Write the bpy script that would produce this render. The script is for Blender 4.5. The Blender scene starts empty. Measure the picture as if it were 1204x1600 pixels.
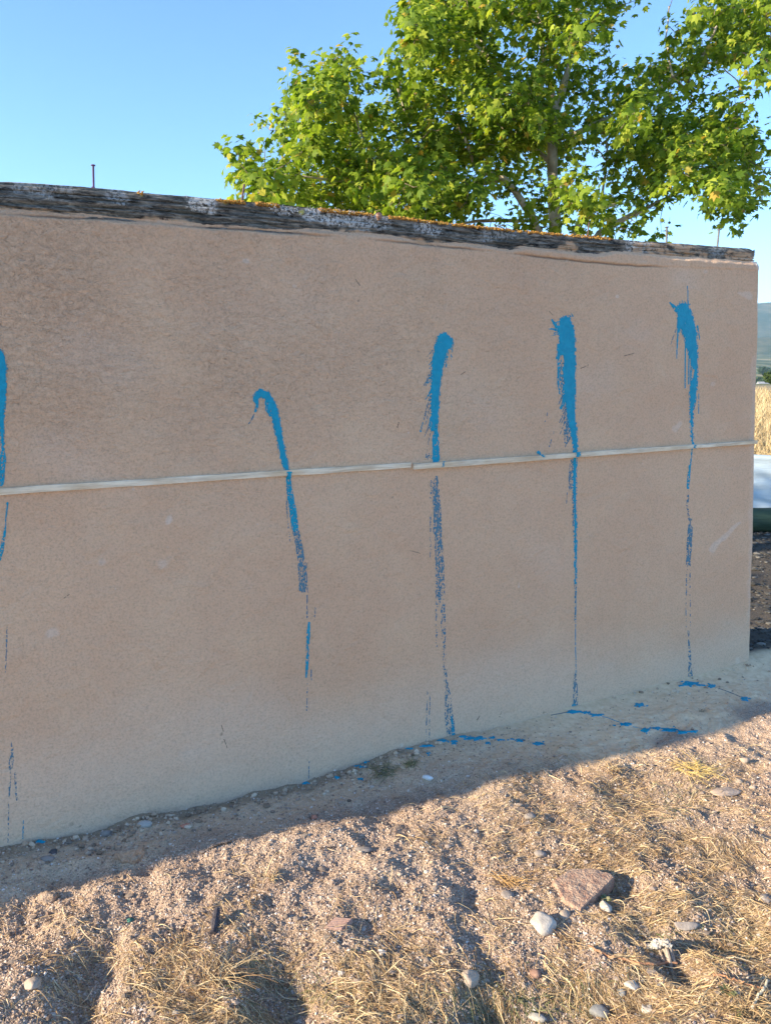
import bpy, math, random
import numpy as np
from mathutils import Vector, Matrix

random.seed(7); rng = np.random.default_rng(7)
SC = bpy.context.scene
COL = SC.collection

# ------------------------------------------------------------------ camera, world, sun, exposure
F = 1202.0; EYE = 1.55; PITCH = math.atan(235 / F)
cam_d = bpy.data.cameras.new('camera'); cam = bpy.data.objects.new('camera', cam_d); COL.objects.link(cam)
cam.location = (0, 0, EYE); cam.rotation_euler = (math.pi / 2 - PITCH, 0, 0)
cam_d.sensor_fit = 'VERTICAL'; cam_d.sensor_height = 24; cam_d.lens = 24 * F / 1600
cam_d.clip_start = 0.05; cam_d.clip_end = 9000
SC.camera = cam

SUN_EL = 19.0; SHADOW_AZ = 21.2            # degrees; shadow direction measured from +X
world = bpy.data.worlds.new('World'); SC.world = world; world.use_nodes = True
wn = world.node_tree; bg = wn.nodes['Background']
sky = wn.nodes.new('ShaderNodeTexSky'); sky.sky_type = 'NISHITA'; sky.sun_disc = False
sky.sun_elevation = math.radians(SUN_EL); sky.sun_rotation = math.radians(270 - SHADOW_AZ)
sky.air_density = 1.0; sky.dust_density = 0.1; sky.ozone_density = 5.2; sky.altitude = 300
wn.links.new(sky.outputs[0], bg.inputs[0]); bg.inputs[1].default_value = 0.130
sun_d = bpy.data.lights.new('sun', 'SUN'); sun_d.energy = 4.8; sun_d.angle = math.radians(0.55); sun_d.color = (1.0, 0.84, 0.62)
sun = bpy.data.objects.new('sun', sun_d); COL.objects.link(sun)
a = math.radians(SHADOW_AZ); e = math.radians(SUN_EL)
L = Vector((math.cos(a) * math.cos(e), math.sin(a) * math.cos(e), -math.sin(e)))
sun.rotation_euler = L.to_track_quat('-Z', 'Y').to_euler()
SC.view_settings.view_transform = 'Standard'; SC.view_settings.look = 'None'
SC.view_settings.exposure = 1.52; SC.view_settings.gamma = 1.0; SC.view_settings.use_curve_mapping = False

# ------------------------------------------------------------------ geometry of the view -> real places
cp, sp = math.cos(PITCH), math.sin(PITCH)
def ray(px, py):
    px = np.asarray(px, float); py = np.asarray(py, float)
    x = (px - 602) / F; b = (800 - py) / F
    return np.stack([x, b * sp + cp, b * cp - sp], -1)
def at(px, py, dist):
    d = ray(px, py); return np.array([0, 0, EYE]) + d * np.asarray(dist)[..., None]
def flat(px, py, z=0.0):
    d = ray(px, py); t = (EYE - z) / -d[..., 2]; return np.array([0, 0, EYE]) + d * t[..., None]
W0 = flat(0, 1325)[:2]; W1 = flat(1174, 1040)[:2]
WD = (W1 - W0) / np.linalg.norm(W1 - W0); WN = np.array([WD[1], -WD[0]])
WLEN = float(np.linalg.norm(W1 - W0))
def wall_uz(px, py):
    d = ray(px, py); n3 = np.array([WN[0], WN[1], 0.0])
    t = (WN @ W0) / (d @ n3); p = np.array([0, 0, EYE]) + d * t[..., None]
    return (p[..., :2] - W0) @ WD, p[..., 2]
def wall_xyz(u, z, off=0.0):
    u = np.asarray(u, float); z = np.asarray(z, float); off = np.asarray(off, float) + np.zeros_like(u)
    xy = W0 + u[..., None] * WD + off[..., None] * WN
    return np.concatenate([xy, z[..., None]], -1)

# ------------------------------------------------------------------ noise
def _h(ix, iy, s):
    n = (ix.astype(np.int64) * 374761393 + iy.astype(np.int64) * 668265263 + s * 974634777) & 0x7fffffff
    n = ((n ^ (n >> 13)) * 1274126177) & 0x7fffffff
    n = (n ^ (n >> 16)) & 0xffffff
    return n / float(0xffffff)
def vn(x, y, s=0):
    x = np.asarray(x, float); y = np.asarray(y, float)
    ix = np.floor(x); iy = np.floor(y); fx = x - ix; fy = y - iy
    fx = fx * fx * (3 - 2 * fx); fy = fy * fy * (3 - 2 * fy)
    a = _h(ix, iy, s); b = _h(ix + 1, iy, s); c = _h(ix, iy + 1, s); d = _h(ix + 1, iy + 1, s)
    return (a + (b - a) * fx) * (1 - fy) + (c + (d - c) * fx) * fy
def fbm(x, y, s=0, o=4):
    r = 0; w = 0; k = 1.0
    for i in range(o):
        cs, sn = math.cos(i * 1.3), math.sin(i * 1.3)
        r = r + k * vn((x * cs - y * sn) * 2 ** i, (x * sn + y * cs) * 2 ** i, s + i * 17); w += k; k *= .5
    return r / w - .5
def sstep(a, b, x):
    t = np.clip((x - a) / (b - a), 0, 1); return t * t * (3 - 2 * t)

# ------------------------------------------------------------------ mesh helpers
class MB:
    def __init__(s): s.v = []; s.f3 = []; s.f4 = []; s.n = 0
    def add(s, v, f):
        v = np.asarray(v, np.float32).reshape(-1, 3); f = np.asarray(f, np.int64)
        if len(f):
            (s.f3 if f.shape[1] == 3 else s.f4).append(f + s.n)
        s.v.append(v); s.n += len(v); return s.n - len(v)
    def mesh(s, name, mat, smooth=False):
        v = np.concatenate(s.v); me = bpy.data.meshes.new(name)
        f3 = np.concatenate(s.f3) if s.f3 else np.zeros((0, 3), int)
        f4 = np.concatenate(s.f4) if s.f4 else np.zeros((0, 4), int)
        me.vertices.add(len(v)); me.vertices.foreach_set('co', v.ravel())
        me.loops.add(f3.size + f4.size)
        me.loops.foreach_set('vertex_index', np.concatenate([f3.ravel(), f4.ravel()]).astype(np.int32))
        me.polygons.add(len(f3) + len(f4))
        st = np.concatenate([np.arange(len(f3)) * 3, f3.size + np.arange(len(f4)) * 4]).astype(np.int32)
        me.polygons.foreach_set('loop_start', st)
        me.polygons.foreach_set('loop_total', np.concatenate([np.full(len(f3), 3), np.full(len(f4), 4)]).astype(np.int32))
        me.polygons.foreach_set('use_smooth', np.full(len(f3) + len(f4), smooth))
        me.update(calc_edges=True); me.validate()
        if mat: me.materials.append(mat)
        return me
    def build(s, name, mat, parent=None, smooth=False, kind=None):
        return link(name, s.mesh(name, mat, smooth), parent, kind)
def link(name, data, parent=None, kind=None):
    o = bpy.data.objects.new(name, data); COL.objects.link(o)
    if parent: o.parent = parent; o.matrix_parent_inverse = Matrix.Translation(-parent.location) if parent.type == 'EMPTY' and False else Matrix()
    if kind: o['kind'] = kind
    return o
def tag(o, label, cat=None, group=None, kind=None):
    if label: o['label'] = label
    if cat: o['category'] = cat
    if group: o['group'] = group
    if kind: o['kind'] = kind
    return o
def empty(name, loc=(0, 0, 0)):
    o = bpy.data.objects.new(name, None); COL.objects.link(o); o.location = loc; o.empty_display_size = .1
    return o
def rebase(root):
    """children were built in world coordinates: keep them there under a root standing at its base"""
    inv = Matrix.Translation(-Vector(root.location))
    for c in root.children:
        c.matrix_parent_inverse = inv
def grid_faces(nr, nc):
    i = np.arange(nr - 1)[:, None] * nc + np.arange(nc - 1)[None]; i = i.ravel()
    return np.stack([i, i + 1, i + nc + 1, i + nc], 1)
def tube(mb, pts, rad, sides=6, cap=True):
    pts = np.asarray(pts, float); n = len(pts); rad = np.zeros(n) + rad
    t = np.gradient(pts, axis=0); t /= np.linalg.norm(t, axis=1)[:, None] + 1e-9
    ref = np.array([0, 0, 1.0]) if abs(t[0, 2]) < .9 else np.array([1.0, 0, 0])
    a = np.cross(t, ref); a /= np.linalg.norm(a, axis=1)[:, None] + 1e-9; b = np.cross(t, a)
    th = np.arange(sides) * 2 * math.pi / sides
    v = pts[:, None] + rad[:, None, None] * (np.cos(th)[None, :, None] * a[:, None] + np.sin(th)[None, :, None] * b[:, None])
    f = []
    for i in range(n - 1):
        for k in range(sides):
            k2 = (k + 1) % sides; f.append((i * sides + k, i * sides + k2, (i + 1) * sides + k2, (i + 1) * sides + k))
    s0 = mb.add(v.reshape(-1, 3), f)
    if cap:
        for e_, ix in ((0, 0), (n - 1, 1)):
            c = mb.add(pts[e_][None], np.zeros((0, 3)))
            fc = [(c, s0 + e_ * sides + (k + 1) % sides, s0 + e_ * sides + k) if ix == 0 else (c, s0 + e_ * sides + k, s0 + e_ * sides + (k + 1) % sides) for k in range(sides)]
            mb.f3.append(np.array(fc))
import bmesh
_ico = {}
def ico(sub):
    if sub not in _ico:
        bm = bmesh.new(); bmesh.ops.create_icosphere(bm, subdivisions=sub, radius=1.0)
        bm.verts.ensure_lookup_table()
        _ico[sub] = (np.array([v.co[:] for v in bm.verts]), np.array([[v.index for v in f.verts] for f in bm.faces])); bm.free()
    return _ico[sub]
def box(mb, lo, hi, M=None):
    lo = np.array(lo, float); hi = np.array(hi, float)
    v = np.array([[x, y, z] for x in (lo[0], hi[0]) for y in (lo[1], hi[1]) for z in (lo[2], hi[2])])
    if M is not None: v = v @ np.array(M)[:3, :3].T + np.array(M)[:3, 3]
    mb.add(v, [(0, 1, 3, 2), (4, 6, 7, 5), (0, 4, 5, 1), (2, 3, 7, 6), (0, 2, 6, 4), (1, 5, 7, 3)])

# ------------------------------------------------------------------ material helpers
class Mat:
    def __init__(s, name, rough=.85, spec=.3):
        s.m = bpy.data.materials.new(name); s.m.use_nodes = True; s.t = s.m.node_tree
        s.p = s.t.nodes['Principled BSDF']; s.p.inputs['Roughness'].default_value = rough
        s.p.inputs['Specular IOR Level'].default_value = spec
        s.tc = s.t.nodes.new('ShaderNodeTexCoord')
    def n(s, k): return s.t.nodes.new(k)
    def l(s, a, b): s.t.links.new(a, b)
    def vec(s, scale=(1, 1, 1)):
        m = s.n('ShaderNodeMapping'); m.inputs['Scale'].default_value = scale; s.l(s.tc.outputs['Object'], m.inputs[0]); return m.outputs[0]
    def noise(s, scale, detail=4, rough=.55, stretch=(1, 1, 1), dist=0):
        n = s.n('ShaderNodeTexNoise'); n.inputs['Scale'].default_value = scale; n.inputs['Detail'].default_value = detail
        n.inputs['Roughness'].default_value = rough; n.inputs['Distortion'].default_value = dist
        s.l(s.vec(stretch), n.inputs['Vector']); return n.outputs['Fac']
    def vor(s, scale, out='Distance'):
        n = s.n('ShaderNodeTexVoronoi'); n.inputs['Scale'].default_value = scale; s.l(s.vec(), n.inputs['Vector']); return n.outputs[out]
    def ramp(s, fac, stops):
        r = s.n('ShaderNodeValToRGB'); e = r.color_ramp.elements
        while len(e) < len(stops): e.new(.5)
        for q, (p, c) in zip(e, stops):
            q.position = p; q.color = (c, c, c, 1) if not isinstance(c, tuple) else (*c, 1)
        s.l(fac, r.inputs[0]); return r.outputs[0]
    def mix(s, fac, a, b, mode='MIX'):
        m = s.n('ShaderNodeMix'); m.data_type = 'RGBA'; m.blend_type = mode
        for x, i in ((fac, 0), (a, 6), (b, 7)):
            if isinstance(x, (int, float)): m.inputs[i].default_value = x if i == 0 else (x, x, x, 1)
            elif isinstance(x, tuple): m.inputs[i].default_value = (*x, 1)
            else: s.l(x, m.inputs[i])
        return m.outputs[2]
    def math(s, op, a, b=0.0):
        m = s.n('ShaderNodeMath'); m.operation = op
        for i, x in enumerate((a, b)):
            if isinstance(x, (int, float)): m.inputs[i].default_value = x
            else: s.l(x, m.inputs[i])
        return m.outputs[0]
    def attr(s, name):
        n = s.n('ShaderNodeAttribute'); n.attribute_name = name; return n.outputs['Fac']
    def rand(s):
        g = s.n('ShaderNodeNewGeometry'); o = s.n('ShaderNodeObjectInfo')
        return s.math('FRACT', s.math('ADD', g.outputs['Random Per Island'], o.outputs['Random']))
    def color(s, c):
        if isinstance(c, tuple): s.p.inputs['Base Color'].default_value = (*c, 1)
        else: s.l(c, s.p.inputs['Base Color'])
        return s
    def bump(s, h, strength=.5, dist=.01, prev=None):
        b = s.n('ShaderNodeBump'); b.inputs['Strength'].default_value = strength; b.inputs['Distance'].default_value = dist
        s.l(h, b.inputs['Height'])
        if prev is not None: s.l(prev, b.inputs['Normal'])
        s.l(b.outputs[0], s.p.inputs['Normal']); return b.outputs[0]
def simple(name, c1, c2, scale=20, rough=.85, bump=.3, bd=.004, bscale=None, stretch=(1, 1, 1)):
    m = Mat(name, rough); m.color(m.mix(m.ramp(m.noise(scale, stretch=stretch), [(.3, 0.0), (.7, 1.0)]), c1, c2))
    m.bump(m.noise(bscale or scale * 4, stretch=stretch), bump, bd); return m.m

def mat_wall():
    m = Mat('earth_plaster', .95, .15)
    big = m.ramp(m.noise(1.1, 5, .6, dist=.6), [(.32, 0.0), (.68, 1.0)])
    c = m.mix(big, (.685, .44, .28), (.725, .49, .32))
    c = m.mix(m.math('MULTIPLY', m.ramp(m.noise(4.5, 5, .6), [(.45, 0.0), (.75, 1.0)]), .45), c, (.77, .55, .36))
    c = m.mix(m.math('MULTIPLY', m.attr('low'), .5), c, (.75, .62, .48))
    c = m.mix(m.attr('pale'), c, (.78, .68, .58))
    c = m.mix(m.math('MULTIPLY', m.attr('dark'), .8), c, (.17, .12, .085))
    sp_ = m.ramp(m.noise(130, 3, .7), [(.3, .80), (.5, 1.0), (.72, 1.08)])
    c = m.mix(1.0, c, sp_, 'MULTIPLY')
    wh = m.ramp(m.noise(23, 4, .55), [(.72, 0.0), (.78, .5)])
    c = m.mix(wh, c, (.76, .66, .56))
    # pits of the rough, less trowelled areas, their shade darkened into the colour
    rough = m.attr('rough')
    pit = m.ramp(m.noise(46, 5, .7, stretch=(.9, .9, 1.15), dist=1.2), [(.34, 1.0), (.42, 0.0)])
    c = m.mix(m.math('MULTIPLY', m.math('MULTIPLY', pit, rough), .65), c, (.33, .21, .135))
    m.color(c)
    b0 = m.bump(m.noise(9, 4, .5, dist=1.5), .6, .016)
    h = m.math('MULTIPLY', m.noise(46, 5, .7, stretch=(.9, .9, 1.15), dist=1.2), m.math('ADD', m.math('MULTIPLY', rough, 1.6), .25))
    b1 = m.bump(h, 1.0, .0075, b0)
    m.bump(m.noise(260, 3, .7), .8, .004, b1)
    return m.m

def mat_beam():
    m = Mat('weathered_wood', .9, .2)
    g = m.noise(95, 8, .8, stretch=(.22, .22, 1.1), dist=.5)
    c = m.ramp(g, [(.38, (.012, .011, .010)), (.46, (.10, .093, .08)), (.56, (.25, .23, .195)), (.68, (.50, .47, .40))])
    blot = m.ramp(m.noise(5, 4, .6), [(.48, 0.0), (.64, .6)])
    c = m.mix(blot, c, m.mix(m.ramp(g, [(.4, 0.0), (.7, 1.0)]), (.012, .011, .010), (.11, .105, .095)))
    gr = m.ramp(m.noise(9, 3, .6), [(.52, 0.0), (.7, .45)])
    c = m.mix(gr, c, (.13, .15, .135))
    li = m.math('MULTIPLY', m.attr('lichen'), m.ramp(m.noise(95, 4, .7), [(.47, 0.0), (.53, 1.0)]))
    c = m.mix(li, c, (.58, .58, .56))
    mud = m.math('MULTIPLY', m.attr('mud'), m.ramp(m.noise(30, 4, .7), [(.40, 0.0), (.52, 1.0)]))
    c = m.mix(mud, c, (.62, .42, .27))
    c = m.mix(m.attr('yellow'), c, (.60, .52, .14))
    m.color(c)
    b = m.bump(g, .9, .008)
    m.bump(m.noise(140, 4, .7, stretch=(.4, .4, 1)), .7, .003, b)
    return m.m

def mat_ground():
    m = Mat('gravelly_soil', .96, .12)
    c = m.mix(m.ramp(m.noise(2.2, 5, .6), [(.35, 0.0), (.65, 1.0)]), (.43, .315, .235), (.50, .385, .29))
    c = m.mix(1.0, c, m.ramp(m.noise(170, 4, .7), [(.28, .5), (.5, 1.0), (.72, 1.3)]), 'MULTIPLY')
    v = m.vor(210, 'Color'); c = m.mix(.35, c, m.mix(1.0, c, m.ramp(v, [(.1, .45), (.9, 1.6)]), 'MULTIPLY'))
    c = m.mix(m.attr('apron_lift'), c, m.mix(m.ramp(m.noise(40, 4, .6), [(.35, 0.0), (.65, 1.0)]), (.72, .53, .33), (.86, .66, .43)))  # pale mud, lightened and warmed further to lift the wall's cast shade
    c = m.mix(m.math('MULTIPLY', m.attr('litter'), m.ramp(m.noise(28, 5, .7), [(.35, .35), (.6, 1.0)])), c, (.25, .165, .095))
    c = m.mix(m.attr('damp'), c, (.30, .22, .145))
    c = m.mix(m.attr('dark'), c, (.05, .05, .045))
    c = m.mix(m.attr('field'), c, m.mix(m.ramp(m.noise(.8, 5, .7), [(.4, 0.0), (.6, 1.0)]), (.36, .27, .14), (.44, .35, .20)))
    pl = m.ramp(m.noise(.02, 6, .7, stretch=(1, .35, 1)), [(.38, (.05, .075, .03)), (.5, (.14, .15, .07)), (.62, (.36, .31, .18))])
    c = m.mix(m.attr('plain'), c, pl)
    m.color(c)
    k = m.math('SUBTRACT', 1.0, m.math('MULTIPLY', m.attr('apron_lift'), .75))
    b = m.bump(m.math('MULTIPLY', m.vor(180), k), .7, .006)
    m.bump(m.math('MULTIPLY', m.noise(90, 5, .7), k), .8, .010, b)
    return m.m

def mat_paint(name='blue_paint'):
    m = Mat(name, .5, .25)
    m.color(m.mix(m.ramp(m.noise(45, 4, .6), [(.35, 0.0), (.7, 1.0)]), (.003, .27, .41), (.008, .33, .48)))
    m.bump(m.noise(90, 4, .7), .9, .004); return m.m

def mat_leaf(name, cols, trans):
    m = Mat(name, .55, .14)
    r = m.rand()
    c = m.ramp(r, cols); m.color(c)
    tr = m.n('ShaderNodeBsdfTranslucent'); m.l(m.ramp(r, [(p, tuple(min(1, x * trans[i]) for i, x in enumerate(cc))) for p, cc in cols]), tr.inputs[0])
    ms = m.n('ShaderNodeMixShader'); ms.inputs[0].default_value = .38
    m.l(m.p.outputs[0], ms.inputs[1]); m.l(tr.outputs[0], ms.inputs[2])
    m.l(ms.outputs[0], m.t.nodes['Material Output'].inputs[0]); return m.m

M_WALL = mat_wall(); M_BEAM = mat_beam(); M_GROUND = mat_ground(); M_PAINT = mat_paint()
M_LEAF = mat_leaf('plane_leaf', [(0.0, (.055, .105, .010)), (.35, (.12, .185, .016)), (.75, (.20, .275, .026)), (.97, (.34, .38, .05)), (.99, (.40, .25, .04)), (1.0, (.34, .34, .08))], (2.1, 2.1, 1.2))
M_BARK = simple('plane_bark', (.58, .51, .38), (.24, .19, .13), 9, .9, .6, .01, 30)
M_TWIG = simple('twig_bark', (.13, .10, .07), (.24, .18, .13), 30)
def mat_straw(name, cols):
    m = Mat(name, .75, .3); r = m.rand(); m.color(m.ramp(r, cols)); return m.m
M_STRAW = mat_straw('dry_straw', [(0.0, (.16, .09, .045)), (.3, (.34, .22, .11)), (.7, (.54, .39, .20)), (1.0, (.76, .61, .38))])
M_GREEN = mat_straw('green_straw', [(0.0, (.07, .10, .035)), (.5, (.16, .17, .07)), (1.0, (.34, .29, .15))])
M_GRAIN = mat_straw('gravel_grains', [(0.0, (.20, .13, .10)), (.25, (.36, .26, .19)), (.6, (.48, .36, .27)), (.9, (.60, .48, .38)), (1.0, (.72, .66, .60))])
M_LATH = Mat('pale_lath', .8, .2)
M_LATH.color(M_LATH.mix(M_LATH.ramp(M_LATH.noise(5, 4, .6), [(.35, 0.0), (.65, 1.0)]),
    M_LATH.mix(M_LATH.ramp(M_LATH.noise(60, 4, .7, stretch=(.12, .12, 2)), [(.4, 0.0), (.6, 1.0)]), (.56, .42, .27), (.74, .58, .38)),
    M_LATH.mix(M_LATH.ramp(M_LATH.noise(60, 4, .7, stretch=(.12, .12, 2)), [(.35, 0.0), (.6, 1.0)]), (.58, .48, .35), (.88, .78, .60))))
M_LATH.bump(M_LATH.noise(90, 4, .7, stretch=(.1, .1, 2)), .5, .002); M_LATH = M_LATH.m
M_RUST = simple('rusty_steel', (.10, .06, .075), (.18, .11, .10), 120, .8)
M_STEEL = simple('grey_steel', (.10, .10, .10), (.18, .165, .155), 120, .6)
M_MOSS = mat_straw('orange_moss', [(0.0, (.16, .07, .012)), (.5, (.38, .18, .03)), (1.0, (.50, .31, .06))])
M_LICHEN = mat_straw('grey_lichen', [(0.0, (.30, .31, .31)), (.6, (.50, .51, .50)), (1.0, (.66, .66, .63))])

# ------------------------------------------------------------------ ground
SAND_Y = 4.4
PITS = [  # pixel x, y, radius x/y metres, depth
    (60, 1400, .13, .10, -.045), (40, 1450, .12, .07, -.035), (155, 1500, .06, .10, -.04), (130, 1575, .07, .09, -.045),
    (228, 1352, .035, .03, -.03), (215, 1335, .05, .035, .022), (440, 1372, .09, .03, -.022), (500, 1352, .07, .03, -.02), (425, 1372, .03, .025, .028),
    (575, 1260, .08, .04, -.02), (735, 1380, .05, .12, -.018), (750, 1460, .04, .05, -.018), (770, 1500, .06, .05, -.022), (700, 1345, .07, .03, .015),
    (640, 1275, .10, .05, -.018), (1035, 1245, .13, .06, -.035), (1085, 1290, .10, .05, -.03), (985, 1215, .12, .04, -.02), (960, 1210, .08, .03, .018),
    (960, 1380, .10, .05, -.025), (1130, 1300, .10, .05, .02), (1090, 1470, .12, .04, -.035), (1060, 1510, .05, .05, -.04), (1010, 1560, .07, .05, -.03),
    (420, 1520, .10, .06, -.035), (450, 1570, .10, .09, -.058), (340, 1500, .10, .06, .025), (850, 1572, .14, .09, -.062), (760, 1580, .09, .06, -.04), (930, 1560, .09, .05, -.03),
    (700, 1590, .10, .05, -.02), (720, 1560, .06, .07, .018), (380, 1560, .05, .10, .018), (1180, 1470, .10, .06, -.03), (1160, 1560, .10, .05, .03), (250, 1430, .07, .03, -.016), (100, 1440, .08, .04, .018),
    (1170, 1200, .05, .03, -.02), (880, 1190, .08, .03, .012), (330, 1400, .06, .03, -.012), (560, 1440, .05, .03, -.015), (280, 1380, .12, .04, .012),
    (860, 1290, .10, .05, .010), (1180, 1330, .09, .05, -.02), (20, 1540, .10, .06, .03), (600, 1500, .12, .05, .015), (620, 1385, .05, .03, -.014),
    (95, 1360, .06, .03, -.018), (150, 1340, .08, .03, .016), (160, 1385, .05, .03, .02), (365, 1325, .05, .02, -.012)]
PITW = [(*flat(p[0], p[1])[:2], p[2], p[3], p[4]) for p in PITS]
BASEPX = [(-400, 1430), (0, 1325), (100, 1305), (170, 1291), (215, 1275), (270, 1266), (340, 1250), (380, 1240), (470, 1220), (560, 1189), (645, 1166), (720, 1150), (800, 1133), (895, 1110), (990, 1090), (1077, 1066), (1174, 1040), (1300, 1010)]
_bu, _bz = wall_uz(np.array([p[0] for p in BASEPX]), np.array([p[1] for p in BASEPX]))
def gz(x, y):
    x = np.asarray(x, float); y = np.asarray(y, float)
    dx = x - W0[0]; dy = y - W0[1]; u = dx * WD[0] + dy * WD[1]; d = dx * WN[0] + dy * WN[1]   # d>0: camera side
    near = np.exp(-((np.maximum(y - 4.5, 0)) / 2.0) ** 2)
    z = near * (.050 * fbm(x * 2.2, y * 2.2, 3, 3) + .042 * fbm(x * 7, y * 7, 5, 3) + .019 * fbm(x * 24, y * 24, 9, 3))
    foot = np.abs(d) < 3
    sm = 1 - .75 * sstep(.30, .05, np.abs(d)) * (.35 + .65 * sstep(1.6, 2.5, u))
    z = z * sm
    z = z + .009 * fbm(x * 75, y * 75, 21, 3) * near * sm
    for (a_, b_, rx, ry, k) in PITW:
        r2 = ((x - a_) / rx) ** 2 + ((y - b_) / ry) ** 2
        z = z + k * np.where(r2 < 9, np.exp(-r2 * .9), 0) * 1.02
    bz = np.interp(u, _bu, _bz); z = z + bz * np.exp(-(np.abs(d) / .25) ** 2)
    # soft mud bank sloping up to the far end of the wall
    z = z + .05 * np.exp(-np.maximum(d, 0) / .16) * sstep(1.7, 2.8, u) * (np.abs(d) < 1.5) * 0.6
    # rolling far land: crest of the field, drop, plain, rise to the hills
    z = z - 11.5 * sstep(36, 330, y) + .028 * np.maximum(y - 420, 0) * sstep(420, 900, y)
    z = z + np.where(y > 12, .25 * fbm(x * .06, y * .06, 40, 3), 0)
    z = z + sstep(300, 600, y) * 6 * fbm(x * .004, y * .004, 44, 4)
    z = z - sstep(8, 60, -y) * 2
    return z
def on_ground(px, py, it=14):
    px = np.asarray(px, float); z = np.zeros_like(px)
    for i in range(it):
        p = flat(px, py, z); z = .5 * z + .5 * gz(p[..., 0], p[..., 1])
    p = flat(px, py, z); p[..., 2] = gz(p[..., 0], p[..., 1]); return p

def axis(lo, hi, step, far_lo, far_hi, g=1.14, g0=None):
    c = np.arange(lo, hi + step / 2, step)
    out = [];  s = step; x = lo
    while x > far_lo: s *= g; x -= s; out.append(x)
    up = []; s = step; x = hi
    while x < far_hi: s *= g; x += s; up.append(x)
    return np.concatenate([out[::-1], c, up])
gx = axis(-1.45, 2.15, .0062, -1500, 2400); gy = axis(1.42, 3.95, .0062, -600, 2700, 1.09)
X, Y = np.meshgrid(gx, gy); Z = gz(X, Y)
mb = MB(); mb.add(np.stack([X, Y, Z], -1).reshape(-1, 3), grid_faces(len(gy), len(gx)))
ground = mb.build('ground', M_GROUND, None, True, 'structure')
def setattr_f(o, name, arr):
    at_ = o.data.attributes.new(name, 'FLOAT', 'POINT'); at_.data.foreach_set('value', np.asarray(arr, np.float32).ravel())
dxx = X - W0[0]; dyy = Y - W0[1]; U_ = dxx * WD[0] + dyy * WD[1]; D_ = dxx * WN[0] + dyy * WN[1]
wob = fbm(X * 5, Y * 5, 77, 4)
setattr_f(ground, 'apron_lift', np.clip(sstep(.50, .30, D_ + wob * .35) * sstep(1.3, 2.3, U_ + wob * .5) * sstep(-.14, -.04, D_), 0, 1) * .95 + np.clip(sstep(.34, .16, D_ + wob * .3), 0, 1) * (D_ > -.5) * .45 * (1 - sstep(1.3, 2.3, U_ + wob * .5)))  # mud at the far end, plus a shade-lifting band along the wall foot
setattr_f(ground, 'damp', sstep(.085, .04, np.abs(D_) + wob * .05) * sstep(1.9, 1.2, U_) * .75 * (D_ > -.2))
behind = (D_ < -.1) | (X > 2.05)
setattr_f(ground, 'dark', sstep(-.02, -.14, D_ + wob * .1) * (U_ > 1.5) * sstep(9.5, 8, Y) * .88)  # dark soil, its colour taken down further to deepen the shade there
setattr_f(ground, 'field', sstep(8.5, 9.5, Y) * sstep(60, 45, Y))
setattr_f(ground, 'plain', sstep(45, 60, Y))
GROUND = ground; LITTER = True

# ------------------------------------------------------------------ paint splashes (thick wet paint, geometry on the plaster)
def seg_sd(PX, PY, pts):
    """signed distance to a tapering stroke through (x, y, halfwidth) points"""
    best = np.full(PX.shape, 1e9)
    if len(pts) == 1: pts = pts + pts
    for (x0, y0, w0), (x1, y1, w1) in zip(pts[:-1], pts[1:]):
        dx, dy = x1 - x0, y1 - y0; q = dx * dx + dy * dy + 1e-9
        t = np.clip(((PX - x0) * dx + (PY - y0) * dy) / q, 0, 1)
        best = np.minimum(best, np.hypot(PX - x0 - t * dx, PY - y0 - t * dy) - (w0 + (w1 - w0) * t))
    return best
STEP = .62
def paint_mask(strokes, seed, bbox):
    xs = np.arange(bbox[0], bbox[2], STEP); ys = np.arange(bbox[1], bbox[3], STEP)
    PX, PY = np.meshgrid(xs + STEP / 2, ys + STEP / 2)
    edge = 2.2 * fbm(PX / 5, PY / 7, seed, 3)
    plaster = fbm(PX / 1.5, PY / 2.0, seed + 5, 2); streak = fbm((PX + PY * .12) / 1.3, PY / 9, seed + 9, 2)
    m = np.zeros(PX.shape, bool)
    for st in strokes:
        pts, dry, eg = st[0], st[1], st[2]
        sd = seg_sd(PX, PY, pts) + edge * eg * min(1.0, .25 + max(p_[2] for p_ in pts) / 8)
        if dry >= 0:
            m |= (sd < 0) & ((plaster * .85 + streak * .6) > dry * .46 - .32) if dry > 0 else ((sd < -.9) & (plaster > -.42)) | ((sd < .9) & (plaster > .03))
        else:
            m &= ~(sd < 0)
    return xs, ys, m
def paint_piece(name, strokes, seed, bbox, parent, label=None, off=.0016, offfn=None, mat=None):
    xs, ys, m = paint_mask(strokes, seed, bbox)
    if not m.any(): return None
    nx, ny = len(xs), len(ys)
    VX, VY = np.meshgrid(np.append(xs, xs[-1] + STEP), np.append(ys, ys[-1] + STEP))
    VX = VX + (vn(VX * 1.7, VY * 1.7, seed + 31) - .5) * .55; VY = VY + (vn(VX * 1.7, VY * 1.7, seed + 37) - .5) * .55
    u, z = wall_uz(VX, VY)
    # paint is thicker in the middle of a splash than at its rim
    pad = np.zeros((ny + 1, nx + 1)); mm = m.astype(float)
    pad[:-1, :-1] += mm; pad[1:, :-1] += mm; pad[:-1, 1:] += mm; pad[1:, 1:] += mm; pad /= 4
    o = (offfn or wall_off)(u, z) + np.where(pad > .99, off, off * .35)
    P = wall_xyz(u, z, o).reshape(-1, 3)
    i, j = np.nonzero(m); a_ = i * (nx + 1) + j
    f = np.stack([a_, a_ + nx + 1, a_ + nx + 2, a_ + 1], 1)
    used, inv = np.unique(f, return_inverse=True)
    mb = MB(); mb.add(P[used], inv.reshape(-1, 4)); ob = mb.build(name, mat or M_PAINT, parent, True)
    if label: ob['label'] = label
    return ob

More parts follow.
